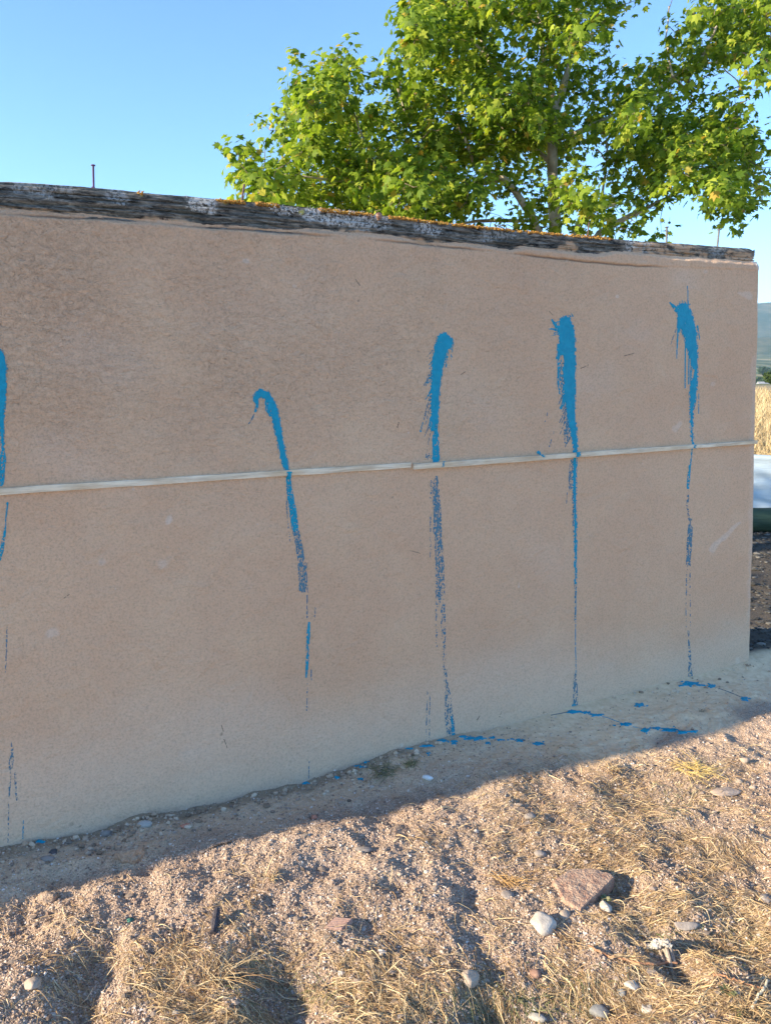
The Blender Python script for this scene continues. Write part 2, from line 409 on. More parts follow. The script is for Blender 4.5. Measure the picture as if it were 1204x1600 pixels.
# ------------------------------------------------------------------ the wall
EDGE = [(1186, 395), (1185, 520), (1180, 700), (1177, 850), (1174, 1040)]
_eu, _ez = wall_uz(np.array([p[0] for p in EDGE]), np.array([p[1] for p in EDGE])); _o = np.argsort(_ez); _eu, _ez = _eu[_o], _ez[_o]
PLTOP = [(-300, 300), (0, 322), (60, 328), (110, 333), (200, 338), (260, 345), (340, 350), (420, 357), (520, 364), (560, 360), (600, 364), (690, 374), (720, 383), (790, 384), (860, 391), (880, 386), (960, 396), (1000, 399), (1020, 393), (1060, 396), (1110, 404), (1186, 409)]
_pu, _pz = wall_uz(np.array([p[0] for p in PLTOP]), np.array([p[1] for p in PLTOP])); _pz[0] = _pz[1]
_pu2 = np.concatenate([[-4.0], _pu]); _pz2 = np.concatenate([[_pz[1]], _pz])
CRACK = [(-300, 330), (0, 334), (60, 338), (110, 341), (185, 342), (260, 350), (300, 353), (400, 360), (500, 368), (560, 371), (640, 380), (700, 386), (800, 396), (900, 407), (960, 414), (1186, 424)]
_cu, _cz = wall_uz(np.array([p[0] for p in CRACK]), np.array([p[1] for p in CRACK])); _cz[0] = _cz[1]
LEFT = -3.1
def wall_off(u, z):
    o = .016 * fbm(u * 1.3, z * 1.3, 60, 3) + .006 * fbm(u * 6, z * 6, 61, 3)
    r = wall_rough(u, z); o = o + .0022 * fbm(u * 14, z * 17, 58, 3) + .0020 * np.maximum(0, fbm(u * 5 + z * 3, z * 16 - u * 2, 59, 2))
    o = o + (.0035 * r + .0006) * fbm(u * 45, z * 45, 63, 3) + .0025 * r * fbm(u * 18, z * 22, 66, 3)
    cz = np.interp(u, _cu, _cz) + .006 * fbm(u * 14, u * 0, 64, 3)
    gap = np.clip(fbm(u * 3.1, u * 0 + 4, 69, 2) * 4 + .45, 0.0, 1)
    o = o - .005 * gap * np.exp(-((z - cz) / .0035) ** 2)
    o = o + .003 * sstep(cz, cz + .01, z) + .005 * sstep(cz, cz + .02, z) * fbm(u * 30, z * 40, 67, 3)
    o = o - .010 * sstep(WLEN - .12, WLEN + .05, u)
    return o
def wall_rough(u, z):
    up = sstep(.95, 1.5, z) * sstep(3.3, .8, u)
    return np.clip(.12 + up * (.50 + 1.1 * fbm(u * 3.6, z * 3.2, 62, 4)), 0, 1)

wall = empty('adobe_wall', (*((W0 + W1) / 2), 0))
tag(wall, 'tan earth-plastered wall splashed with five drips of blue paint', 'wall')
us = np.linspace(LEFT, 1.0, int((1.0 - LEFT) / .0078)); nu = len(us)
frac = np.linspace(0, 1, 900)                                    # columns over the front face, LEFT..right edge
vf = np.concatenate([np.linspace(0, .88, 300), np.linspace(.882, 1, 95)])
UU, VV = np.meshgrid(frac, vf)
u_nom = LEFT + UU * (WLEN - .0 - LEFT)
ztop = np.interp(u_nom, _pu2, _pz2) + .010 * fbm(u_nom * 9, u_nom * 0, 70, 4) + .004 * fbm(u_nom * 60, u_nom * 0, 71, 2)
Zw = -.12 + VV * (ztop + .12)
ue = np.interp(Zw, _ez, _eu) - .022
Uw = LEFT + UU * (ue - LEFT)
Ow = wall_off(Uw, Zw)
# round off the top edge of the plaster lip
Ow = Ow - .012 * sstep(.990, 1.0, VV)
FR = wall_xyz(Uw, Zw, Ow)
# corner and end face
nc = 10; ends = []
ru = .022
for k in range(1, nc + 1):
    th = k / nc * math.pi / 2
    ends.append(wall_xyz(ue[:, -1] + ru * math.sin(th), Zw[:, -1], Ow[:, -1] - ru * (1 - math.cos(th))))
for k in range(1, 30):
    ends.append(wall_xyz(ue[:, -1] + ru + .004 * fbm(Zw[:, -1] * 6, Zw[:, -1] * 0 + k * .2, 72, 3), Zw[:, -1], Ow[:, -1] - ru - k * .0105))
back = -.33
ends.append(wall_xyz(np.full(len(vf), WLEN + .04), Zw[:, -1], np.full(len(vf), back)))
ends.append(wall_xyz(np.full(len(vf), LEFT), Zw[:, -1], np.full(len(vf), back)))
ends.append(FR[:, 0])
ALL = np.concatenate([FR] + [e_[:, None] for e_ in ends], 1)
mb = MB(); mb.add(ALL.reshape(-1, 3), grid_faces(*ALL.shape[:2]))
top = ALL[-1, :900]; bk = wall_xyz(Uw[-1], Zw[-1], np.full(900, back)); tp = np.stack([top, bk], 0)
mb.add(tp.reshape(-1, 3), grid_faces(2, 900))
wb = mb.build('plaster', M_WALL, wall, True)
n_main = ALL.shape[0] * ALL.shape[1]
def wall_attr(name, fn):
    uu = np.concatenate([Uw, np.tile(ue[:, -1:], (1, len(ends)))], 1); zz = np.tile(Zw[:, :1], (1, ALL.shape[1])); zz[:, :900] = Zw
    a_ = np.zeros(mb.n, np.float32); a_[:n_main] = fn(uu, zz).ravel(); setattr_f(wb, name, a_)
def px_of(u, z):   # wall point -> photo pixel, to place stains where they are seen
    p = wall_xyz(u, z); dx = p[..., 0]; dy = p[..., 1]; dz = p[..., 2] - EYE
    dep = dy * cp - dz * sp; up_ = dy * sp + dz * cp
    return 602 + F * dx / dep, 800 - F * up_ / dep
PALE = [([(1112, 858, 5.5), (1117, 850, 5.5)], .42), ([(1117, 850, 3.6), (1132, 838, 4), (1142, 826, 2.6), (1154, 816, 1.6)], .40), ([(1168, 462, 6), (1152, 458, 3)], .40), ([(1180, 408, 6), (1184, 416, 5)], .9), ([(1066, 432, 14), (1075, 448, 10)], .3),
        ([(905, 600, 25), (945, 590, 20)], .22), ([(120, 540, 35), (200, 570, 30)], .22), ([(80, 700, 28), (180, 765, 18), (200, 770, 12)], .22), ([(860, 880, 30), (840, 860, 20)], .18),
        ([(265, 810, 4), (263, 815, 3)], .55), ([(160, 878, 5)], .35), ([(255, 882, 8)], .3), ([(80, 990, 7), (88, 990, 4)], .35), ([(1112, 600, 4)], .3), ([(1055, 670, 5), (1062, 662, 4)], .4),
        ([(965, 463, 3)], .5), ([(300, 1175, 12), (320, 1172, 8)], .25), ([(1100, 425, 4)], .3), ([(627, 1165, 3)], .7), ([(1180, 560, 6), (1178, 760, 8), (1176, 960, 8)], .22), ([(350, 500, 40), (480, 470, 45)], .12),
        ([(950, 1035, 14)], .2), ([(990, 520, 20)], .2), ([(700, 600, 20), (760, 640, 26)], .12), ([(383, 407, 3.5), (386, 408, 3)], .5), ([(460, 447, 2.5), (462, 448, 2)], .5), ([(1153, 1030, 3), (1153, 1050, 3)], .4)]
def pale(u, z):
    X_, Y_ = px_of(u, z); r = np.zeros_like(u)
    for k, (pts, s) in enumerate(PALE):
        w = max(p[2] for p in pts); sd = seg_sd(X_, Y_, pts) + w * 1.1 * fbm(X_ / (w * 1.2 + 4), Y_ / (w * 1.2 + 4), 200 + k, 4)
        r = np.maximum(r, s * sstep(w * (.35 if w < 10 else 1.1), -w * (.35 if w < 10 else 1.1), sd) * (.55 if w >= 10 else .9))
    return r
wall_attr('pale', pale)
wall_attr('rough', wall_rough)
wall_attr('low', lambda u, z: sstep(.46, .08, z + .35 * fbm(u * 1.5, z * 3, 90, 4)))
def dk(u, z):
    cz = np.interp(u, _cu, _cz) + .006 * fbm(u * 14, u * 0, 64, 3)
    gap = np.clip(fbm(u * 3.1, u * 0 + 4, 69, 2) * 4 + .45, 0.0, 1)
    X_, Y_ = px_of(u, z); r = gap * np.exp(-((z - cz) / .0032) ** 2)
    for (x, y, w) in [(112, 1287, 3), (126, 1290, 2), (346, 1147, 2.5), (849, 1113, 2), (349, 1160, 2), (612, 777, 2.5), (560, 470, 2)]:
        r = np.maximum(r, .9 * sstep(w, w * .4, np.hypot(X_ - x, Y_ - y)))
    return r
wall_attr('dark', dk)

# splashes, read off as strokes: ((x, y, half width)...), dryness (0 wet .. 1 dry brushed), raggedness of the edge
def fringe(x0, y0, x1, y1, n, lx, ly, seed, w=.8, dry=.35):
    r = random.Random(seed); out = []
    for k in range(n):
        t = min(1, (k + r.random() * 1.6) / n); x = x0 + (x1 - x0) * t; y = y0 + (y1 - y0) * t; q = .4 + r.random() * .9
        out.append(([(x + 2, y, w * (1.2 + r.random())), (x + lx * q, y + ly * q, w * .6)], dry, .35))
    return out
S1 = [([(-30, 560, 14), (-6, 558, 14), (2, 575, 10)], 0, .8), ([(1, 570, 10), (3, 610, 7), (3, 650, 4.5), (4, 680, 3), (5, 700, 2)], 0, .6), ([(5, 700, 2), (5, 715, 5), (2, 740, 6), (2, 755, 5)], .25, 1.0),
      ([(-4, 600, 8), (-6, 700, 5), (-8, 755, 6)], .3, 1), ([(12, 786, 1.8), (9, 815, 1.0), (8, 832, 2), (3, 860, 3), (0, 875, 2)], .4, .5),
      ([(11, 978, .8), (11, 1010, 1.4), (9, 1050, .7)], .75, .3), ([(19, 1160, 1.2), (18, 1185, 4), (16, 1210, 2), (15, 1250, 1)], .85, .5), ([(24, 1208, 1.5), (26, 1250, 1.4)], .8, .4),
      ([(14, 1255, .7), (13, 1316, .8)], .6, .2), ([(37, 1282, .8), (36, 1310, .8)], .4, .2)]
S2 = [([(400, 622, 5), (407, 614, 6), (417, 618, 6.5), (427, 634, 6)], 0, .8), ([(427, 634, 6), (433, 665, 6), (438, 690, 5.5), (444, 720, 5), (450, 738, 3.5), (451, 744, 3)], 0, .7),
      ([(400, 625, 4), (403, 632, 2.5), (399, 643, 1.5)], .25, .8), ([(398, 648, 1.5), (389, 662, .8)], .65, .3), ([(418, 628, 4), (420, 640, 5), (425, 650, 3)], .35, 1),
      ([(450, 747, 3.5), (453, 775, 5), (457, 800, 5.5), (460, 825, 5.5)], .28, .8), ([(460, 825, 5.5), (466, 850, 5), (470, 880, 6), (472, 905, 7), (472, 920, 6)], .55, 1.0),
      ([(476, 880, 2), (479, 925, 1.2), (479, 965, .6)], .6, .3), ([(492, 948, 1.2), (490, 968, 1)], .6, .3), ([(482, 972, 1.4), (481, 985, 2.8), (480, 1020, 2.6), (479, 1045, 2), (478, 1058, 1.2)], .4, .6),
      ([(486, 1045, .9), (486, 1062, .9)], .6, .2), ([(480, 1066, .7), (479, 1112, .8)], .6, .2), ([(449, 750, 2), (447, 790, 1), (452, 845, .8)], .75, .3), ([(483, 1190, .6), (482, 1216, .6)], .5, .1)]
S3 = [([(693, 532, 12), (697, 536, 11)], 0, 1.0), ([(690, 540, 11), (684, 560, 10), (682, 580, 8.5), (680, 610, 7.5), (679, 640, 6.5), (678, 658, 6)], 0, .9),
      ([(677, 655, 7), (677, 668, 6)], .4, 1.2), ([(680, 665, 3.5), (680, 690, 5), (680, 717, 6)], .15, 1.2),
      ([(696, 548, 1), (696, 574, 1)], 0, .1), ([(698.5, 548, .9), (698.5, 562, .9)], 0, .1), ([(705, 540, .9), (705, 560, .8)], 0, .1),
      ([(675, 575, 3), (668, 595, 3), (663, 602, 2)], .55, .9), ([(672, 620, 2), (666, 640, 1.6), (662, 655, .8)], .5, .5), ([(660, 660, .6), (656, 674, 1.3)], .4, .3), ([(674, 665, .7), (664, 716, .6)], .75, .2),
      ([(672, 712, 5), (668, 715, 3)], .85, .6), ([(681, 745, 2), (680, 760, 5), (682, 790, 6), (683, 830, 7)], .5, 1), ([(673, 752, 1.5), (672, 800, 1), (671, 872, .7)], .7, .3),
      ([(683, 830, 6), (686, 880, 6.5), (687, 925, 7)], .62, .8), ([(688, 920, 6), (691, 960, 4), (693, 1010, 3), (696, 1070, 2.5)], .92, .6), ([(682, 900, 2), (681, 1010, 1.5)], .97, .5),
      ([(697, 1068, 2.5), (699, 1090, 4.5), (701, 1120, 7), (704, 1148, 7)], .72, .9), ([(705, 1120, 1.5), (708, 1152, 2.5)], .1, .4), ([(667, 1080, .7), (665, 1160, .8)], .8, .2), ([(671, 1080, .6), (670, 1163, .8)], .75, .2)] \
      + fringe(682, 526, 676, 560, 5, -11, 15, 3, .7, .75) + fringe(674, 560, 673, 610, 7, -8, 16, 4) + fringe(672, 612, 672, 660, 5, -8, 26, 5, .6, .55)
S4 = [([(884, 504, 10), (886, 520, 13), (887, 545, 13), (889, 565, 12), (890, 590, 10)], 0, .9), ([(890, 590, 10), (891, 620, 8.5), (893, 650, 7), (896, 675, 5.5), (899, 700, 3.6)], 0, .5),
      ([(875, 515, 4), (868, 508, 2.5), (863, 500, 1.5)], .2, .9), ([(873, 518, 2), (865, 514, 1.5), (858, 514, .8)], .3, .6), ([(876, 540, 5), (873, 560, 3)], 0, .8),
      ([(873, 555, 1.6), (873, 600, 1.5), (875, 615, 1)], .1, .4), ([(876.5, 560, 1.0), (877, 605, 1.0)], 0, .3), ([(886, 600, 7), (883, 625, 4), (877, 638, 2)], .3, 1), ([(888, 640, 5), (885, 660, 4), (884, 690, 3)], .7, .9),
      ([(879, 556, 1.4), (880, 566, 2), (880, 572, 1.2)], -1, .3), ([(879, 590, 1), (881, 600, 1.5)], -1, .3),
      ([(899, 700, 3.4), (898, 712, 3.2), (897, 760, 3.0), (898, 800, 2.4), (899, 860, 2.2), (898, 912, 1.6)], 0, .45), ([(893, 720, 3), (891, 745, 3.4), (890, 765, 2)], .6, .7), ([(894, 760, 1.8), (895, 830, 1.2)], .7, .4),
      ([(898, 912, 1.8), (898, 925, 1.6), (898, 970, 1.2)], .7, .4), ([(898.5, 920, .8), (898.5, 1052, .7)], .35, .2), ([(898, 1050, 1.5), (898, 1068, 3.8), (899, 1085, 3.5), (899, 1110, 3.2)], .55, .8), ([(897, 1104, 4), (898, 1112, 5)], .3, .8),
      ([(865, 675, .8), (858, 698, .7)], .55, .3), ([(858, 640, .8), (850, 665, .6)], .75, .3), ([(885, 770, .5), (884, 790, .5)], .6, .2), ([(841, 707, 3), (843, 710, 1.5)], .4, .8)] \
      + fringe(878, 560, 888, 690, 22, -8, 22, 6, .8, .5) + fringe(874, 500, 870, 525, 5, -8, 3, 8) + fringe(878, 497, 893, 494, 5, 0, -5, 9, .6)
S5 = [([(1066, 484, 11), (1070, 500, 12.5), (1076, 520, 11), (1080, 545, 8), (1083, 565, 5.5)], 0, .8), ([(1083, 565, 5), (1085, 580, 4.5), (1085, 592, 4)], 0, .5), ([(1085, 590, 4.5), (1082, 605, 6), (1082, 620, 5.5), (1080, 640, 3)], 0, .5),
      ([(1080, 635, 3), (1080, 660, 2.3), (1080, 680, 2), (1081, 696, 1.6)], 0, .5), ([(1056, 484, 4), (1050, 477, 2), (1046, 473, 1)], .15, .7), ([(1060, 505, 4), (1059, 518, 2)], .2, .8), ([(1058, 520, 1.2), (1056, 560, .7)], .1, .2),
      ([(1069.5, 535, .9), (1069.5, 606, .9)], .1, .1), ([(1075, 545, 1), (1075, 600, 1)], .1, .1), ([(1073, 447, .55), (1074, 480, .8)], .1, .05), ([(1079, 560, 1), (1078, 600, 1)], .3, .3), ([(1055, 515, .7), (1047, 538, .5)], .5, .2),
      ([(1088, 510, 1.5), (1091, 530, .7)], .2, .4), ([(1091, 610, .8), (1091, 648, .6)], .4, .2), ([(1083, 578, 1.2), (1081, 590, 1.2)], -1, .1),
      ([(1080, 698, 1.2), (1077, 728, 1)], .35, .3), ([(1076, 728, 1.8), (1075, 745, 2.4), (1074, 762, 2)], .25, .4), ([(1074, 762, 1.5), (1073, 790, 1.8), (1075, 812, 1)], .85, .4),
      ([(1078, 812, 2), (1077, 830, 4), (1075, 855, 4), (1074, 880, 3.5)], .55, .7), ([(1072, 880, 1), (1070, 980, .7)], .85, .3), ([(1077, 880, .8), (1077, 980, .6)], .9, .2), ([(1074, 985, 1.0), (1076, 1020, 1.8), (1077, 1045, 2.6), (1078, 1066, 4)], .6, .5), ([(1072, 1067, 3), (1078, 1066, 5), (1090, 1069, 2)], .15, .6)] \
      + fringe(1060, 478, 1074, 476, 6, -1, -7, 12, .6)
M_DRY = simple('dry_brushed_paint', (.07, .19, .27), (.13, .25, .31), 90, .9, .6, .003)
def splash(S, seed, bb, label):
    paint_piece('paint_splash', [q for q in S if q[1] < .5], seed, bb, wall, label)
    paint_piece('dry_paint', [q for q in S if q[1] >= .5], seed, bb, wall, None, off=.0012, mat=M_DRY)
SCR = [[(346, 1133, .6), (349, 1142, .5)], [(350, 1155, .6), (355, 1168, .5)], [(555, 436, .5), (562, 446, .5)], [(975, 556, .5), (990, 552, .4)], [(858, 486, .5), (864, 492, .4)], [(908, 576, .6), (920, 570, .4)],
       [(780, 1120, .5), (783, 1112, .4)], [(745, 1125, .7), (749, 1119, .5)], [(620, 668, .6), (622, 660, .5)], [(100, 935, .5), (110, 928, .4)], [(720, 585, .5), (728, 580, .4)], [(640, 860, .4), (655, 864, .4)], ]
paint_piece('scratches', [(q, .15, .3) for q in SCR], 390, (90, 430, 1060, 1180), wall, None, off=.0008, mat=simple('scratch_shadow_dirt', (.16, .11, .08), (.24, .17, .12), 60))
splash(S1, 301, (-45, 540, 45, 1322), 'blue paint splash cut off at the left edge of the view')
splash(S2, 302, (382, 604, 500, 1222), 'hooked blue splash leaning to the right, lowest of the five')
splash(S3, 303, (648, 514, 716, 1170), 'blue splash with blunt head at the joint of the two laths')
splash(S4, 304, (836, 486, 908, 1118), 'widest blue splash with feathered left edge')
splash(S5, 305, (1040, 444, 1104, 1074), 'blue splash nearest the right end of the wall')
rebase(wall)

# ------------------------------------------------------------------ laths nailed across the wall
def lath(pa, pb, hw0, hw1, off, label, marks, seed):
    n = 160; t = np.linspace(0, 1, n); px = pa[0] + (pb[0] - pa[0]) * t; py = pa[1] + (pb[1] - pa[1]) * t
    u, z = wall_uz(px, py); hw = hw0 + (hw1 - hw0) * t
    _, zt = wall_uz(px, py - hw); _, zb = wall_uz(px, py + hw)
    zt = zt + .0016 * fbm(u * 9, u * 0, seed, 4) * 2; zb = zb + .0016 * fbm(u * 9, u * 0, seed + 3, 4) * 2
    base = wall_off(u, z) * .0 + .016 * fbm(u * 1.3, z * 1.3, 60, 3)
    o = base + off
    rows = [wall_xyz(u, zb, base - .02), wall_xyz(u, zb, o - .001), wall_xyz(u, zb + .0004, o), wall_xyz(u, (zt + zb) / 2, o + .0006), wall_xyz(u, zt - .0004, o), wall_xyz(u, zt, o - .001), wall_xyz(u, zt, base - .02)]
    mb = MB(); R = np.stack(rows, 0); mb.add(R.reshape(-1, 3), grid_faces(7, n)[:, ::-1])
    for c in (0, n - 1):
        i = [r * n + c for r in range(7)]; mb.add(np.zeros((0, 3)), np.zeros((0, 3))); mb.f3.append(np.array([(i[0], i[k], i[k + 1]) for k in range(1, 6)]))
    root = empty('wooden_lath', wall_xyz(u[n // 2], z[n // 2], 0)); tag(root, label, 'wooden strip', 'wooden laths across the wall')
    mb.build('strip', M_LATH, root)
    def offf(uu, zz): return np.interp(uu, u, o) + .0012
    for k, (strokes, bb) in enumerate(marks): paint_piece('paint_mark', strokes, seed + 50 + k, bb, root, off=.001, offfn=offf)
    rebase(root); return root
lath((-260, 784.5), (640, 726.2), 5.8, 4.0, .009, 'longer pale wooden lath running off the left edge of the view', [([([(450, 735, 3.6), (451, 744, 3.0)], 0, .4)], (440, 736, 462, 745.5))], 410)
lath((643.5, 728.6), (1178, 690.5), 4.6, 2.6, .016, 'pale wooden lath on the right half of the wall, ending near its corner', [
    ([([(689, 718, 1.6), (688.5, 730, 1.6)], 0, .3)], (684, 720, 694, 728)), ([([(900, 703, 3.6), (898, 714, 3.2)], 0, .4)], (890, 705.5, 908, 713)), ([([(841, 706, 4), (845, 712, 2)], .3, .8)], (834, 709.5, 852, 716)), ([([(1081, 690, 1.6), (1080, 700, 1.4)], 0, .3)], (1074, 694.5, 1086, 699.5))], 420)

# ------------------------------------------------------------------ timber along the top of the wall
BTOP = [(-300, 276), (0, 281), (60, 284), (150, 290), (250, 300), (330, 308), (400, 314), (500, 324), (590, 333), (690, 345), (780, 355), (870, 363), (1000, 374), (1100, 381), (1176, 387)]
_tu, _tz = wall_uz(np.array([p[0] for p in BTOP]), np.array([p[1] for p in BTOP])); _tz[0] = _tz[1]
beam = empty('timber_beam', wall_xyz(1.7, 1.95, -.1)); tag(beam, 'weathered black and grey timber beam lying along the top of the wall', 'beam')
n = 1500; bu = np.linspace(LEFT, _tu[-1] + .040, n)
bt = np.interp(bu, _tu, _tz) + .003 * fbm(bu * 4, bu * 0, 500, 3); bb_ = np.interp(bu, _pu2, _pz2) - .035
endr = sstep(_tu[-1] + .044, _tu[-1] + .0, bu)
K = 96; ring = []
def beam_ring(k):
    th = k / K    # 0..1 round a rounded rectangle: front bottom -> front top -> back top -> back bottom
    if th < .40: s = th / .40; return -.004 + .004 * math.sin(s * math.pi), s, 0
    if th < .55: s = (th - .40) / .15; q = s * math.pi / 2; return None, q, 1
    if th < .85: s = (th - .55) / .30; return None, s, 2
    s = (th - .85) / .15; return None, s, 3
rr = .022
for k in range(K):
    o_, s, typ = beam_ring(k)
    H = bt - bb_
    if typ == 0: off = np.full(n, o_ - .008); z = bb_ + s * (H - rr * endr)
    elif typ == 1: off = -.012 - rr * (1 - np.cos(s)) + np.zeros(n); z = bt - rr * (1 - math.sin(s)) 
    elif typ == 2: off = -.004 - rr - s * .25 + np.zeros(n); z = bt - .006 * s + np.zeros(n)
    else: off = np.full(n, -.28); z = bt - .01 - s * (H - .01)
    g = fbm(bu * 3, k * .45 + bu * 0, 501, 4); fine = 1.6 * fbm(bu * 40, k * .7 + bu * 0, 503, 4)
    fis = np.clip(fbm(bu * 4.2, k * .75 + bu * .3, 505, 3) - .06, 0, 1) + .25 * np.clip(fbm(bu * 7, k * 1.7 + bu * .6, 506, 2) - .05, 0, 1)
    dsp = .010 * g + .003 * fine - .05 * fis
    if typ == 0: off = off + dsp * min(1, s * 3)
    else: z = z + dsp * .6; off = off + (dsp * .4 if typ == 1 else 0)
    if typ == 1 or typ == 2: z = z - (1 - endr) * .008
    if typ <= 1: off = off - (1 - endr) * .012
    ring.append(wall_xyz(bu, z, off))
R = np.stack(ring + [ring[0]], 0); mb = MB(); mb.add(R.reshape(-1, 3), grid_faces(K + 1, n)[:, ::-1])
idx = [k * n + n - 1 for k in range(K)]; c = mb.add(R[:-1, -1].mean(0)[None], np.zeros((0, 3))); mb.f3.append(np.array([(c, idx[k], idx[(k + 1) % K]) for k in range(K)]))
bo = mb.build('timber', M_BEAM, beam, True)
pxs, pys = [], []
P = R.reshape(-1, 3); dep = P[:, 1] * cp - (P[:, 2] - EYE) * sp; PXb = 602 + F * P[:, 0] / dep; PYb = 800 - F * (P[:, 1] * sp + (P[:, 2] - EYE) * cp) / dep
def battr(name, lst):
    r = np.zeros(mb.n)
    for k, (pts, s, w) in enumerate(lst):
        sd = seg_sd(PXb, PYb, pts) + w * 1.2 * fbm(PXb / 9, PYb / 9, 520 + k, 3); r[:len(P)] = np.maximum(r[:len(P)], s * sstep(w * .4, -w * .4, sd))
    setattr_f(bo, name, r)
battr('lichen', [([(305, 318, 12), (325, 322, 14)], 1, 8), ([(480, 334, 8), (520, 338, 14), (575, 344, 14)], 1, 8), ([(560, 350, 12), (600, 348, 10)], .7, 8), ([(660, 352, 12), (680, 362, 8)], .8, 8), ([(180, 305, 14), (195, 312, 10)], .6, 8),
                 ([(435, 330, 8), (450, 325, 6)], .7, 6), ([(990, 380, 14), (1010, 384, 12)], .8, 8), ([(30, 290, 12), (110, 296, 10)], .45, 10), ([(80, 310, 3), (60, 300, 3)], .8, 4), ([(760, 368, 10), (800, 366, 8)], .5, 8), ([(1120, 392, 12)], .4, 8)])
battr('mud', [([(540, 372, 14), (600, 376, 10), (690, 388, 10)], 1, 6), ([(0, 330, 8), (110, 340, 8)], 1, 6), ([(880, 392, 10), (890, 388, 10)], 1, 6), ([(1000, 396, 16), (1060, 396, 14), (1100, 402, 8)], .9, 8), ([(230, 346, 8), (300, 352, 6)], 1, 6), ([(1140, 400, 8), (1180, 404, 8)], 1, 5)])
battr('yellow', [([(471, 332, 3.5), (473, 331, 3)], 1, 2), ([(221, 305, 2)], .8, 2), ([(352, 316, 4)], .4, 2)])
rebase(beam)
# things fixed to the timber
def seen_on_beam(px, py): u, z = wall_uz(px, py); return u, z
def nail(px, py0, py1, r, mat, label, dx=0, head=True, back=.04, collar=False):
    u, z0 = wall_uz(px, py1); u1, z1 = wall_uz(px + dx, py0); mb = MB()
    a_ = wall_xyz(u, z0 - .03, -back); b_ = wall_xyz(u1, z1, -back); tube(mb, [a_, (a_ + b_) / 2, b_], [r, r, r], 8)
    root = empty('nail' if head else 'rod', a_); tag(root, label, 'nail' if head else 'metal rod', 'nails standing in the timber' if head else None)
    mb.build('shank', mat, root)
    if head:
        mh = MB(); tube(mh, [b_ + np.array([0, 0, -.0005]), b_ + np.array([0, 0, .0025])], [r * 2.1, r * 1.9], 10); mh.build('head', mat, root)
    if collar:
        mh = MB(); tube(mh, [wall_xyz(u, z0 - .004, -back), wall_xyz(u, z0 + .004, -back)], [r * 2.6, r * 1.6], 8); mh.build('collar', mat, root)
    rebase(root)
nail(148, 254, 290, .0032, simple('purple_rust', (.13, .07, .16), (.10, .06, .09), 90), 'dark purple nail standing tall at the left of the timber', 0, collar=True)
nail(1052, 353, 379, .0045, M_STEEL, 'grey nail standing upright near the right end, left of a leaning one', 0)
nail(1131, 357, 384, .0045, M_STEEL, 'grey nail leaning slightly, closest to the wall corner', 3)
nail(927, 345, 369, .0022, M_RUST, 'thin rusty rod standing in the timber in front of the tree limbs', 3, head=False)
nail(380, 284, 312, .0036, M_RUST, 'short brown rod leaning at the leftmost sprays of the tree', 7, head=False)
# dry curled twig
mb = MB(); pp = [(768, 352), (775, 354), (782, 357), (786, 361), (788, 356)]
pts = [wall_xyz(*wall_uz(x, y), .012) for x, y in pp]; tube(mb, pts, .002, 5); pts = [wall_xyz(*wall_uz(x, y), .012) for x, y in [(775, 354), (790, 352), (800, 357)]]; tube(mb, pts, .0015, 5)
tag(mb.build('twig', M_TWIG), 'small curled dry twig caught on the edge of the timber beam', 'twig')
# snail
root = empty('snail', wall_xyz(*wall_uz(589, 343), .01)); tag(root, 'round brown snail shell stuck on the face of the timber', 'snail')
mb = MB(); pts = []; rad = []
for k in range(60):
    t = k / 59; th = t * 2 * math.pi * 2.6; r = .0075 * (1 - t) ** .8 + .0010; pts.append((r * math.cos(th), r * math.sin(th), .002 + t * .007)); rad.append(.0040 * (1 - t) ** .9 + .0010)
u, z = wall_uz(589, 339); B = np.array([[WD[0], WD[1], 0], [0, 0, 1], [WN[0], WN[1], 0]])
pts = np.array(pts) @ B + wall_xyz(u, z, .013)
tube(mb, pts, rad, 10)
ms = Mat('snail_shell', .4, .5); ms.color(ms.mix(ms.ramp(ms.noise(240), [(.4, 0.0), (.6, 1.0)]), (.17, .07, .04), (.34, .19, .12))); mb.build('shell', ms.m, root, True)
mb = MB(); v, f = ico(2); v = (v * np.array([.006, .0035, .003])) @ B + wall_xyz(u, z - .011, .011); mb.add(v, f); mb.build('foot', simple('snail_foot', (.30, .20, .13), (.2, .12, .08)), root, True); rebase(root)
# moss and lichen crust on the timber
def crust(name, segs, cnt, mat, size, label, flatk=.6, on_top=True, prongs=False):
    mb = MB(); v0, f0 = ico(1)
    tot = sum(s[4] for s in segs)
    for (x0, y0, x1, y1, wt, spread) in segs:
        m_ = int(cnt * wt / tot); t = rng.random(m_); px = x0 + (x1 - x0) * t; py = y0 + (y1 - y0) * t + (rng.random(m_) - .5) * spread
        u, z = wall_uz(px, py)
        if on_top:
            tz = np.interp(u, _tu, _tz); keep = fbm(u * 8, u * 0, 530, 3) > -.16; dd = rng.random(m_) ** 1.6 * .05
            off = -.006 - dd; z = tz - .001 + .006 * (rng.random(m_) - .6) - np.where(dd < .008, .006, 0)
        else:
            keep = fbm(px / 7, py / 7, 531, 3) > .0; off = np.full(m_, .000) + .005 * rng.random(m_)
        for k in np.nonzero(keep)[0]:
            s_ = size * (.4 + rng.random()); v = v0 * (1 + .5 * (rng.random((len(v0), 1)) - .5)) * s_ * (np.array([1.3, .9, flatk + .3]) if on_top else np.array([1.2, .4, 1.0]))
            if not on_top: v = v @ np.array([[WD[0], WD[1], 0], [WN[0], WN[1], 0], [0, 0, 1]])
            mb.add(v + wall_xyz(u[k], z[k], off[k]), f0)
    o = mb.build(name, mat, beam, False, 'stuff'); 
    if label: o['label'] = label
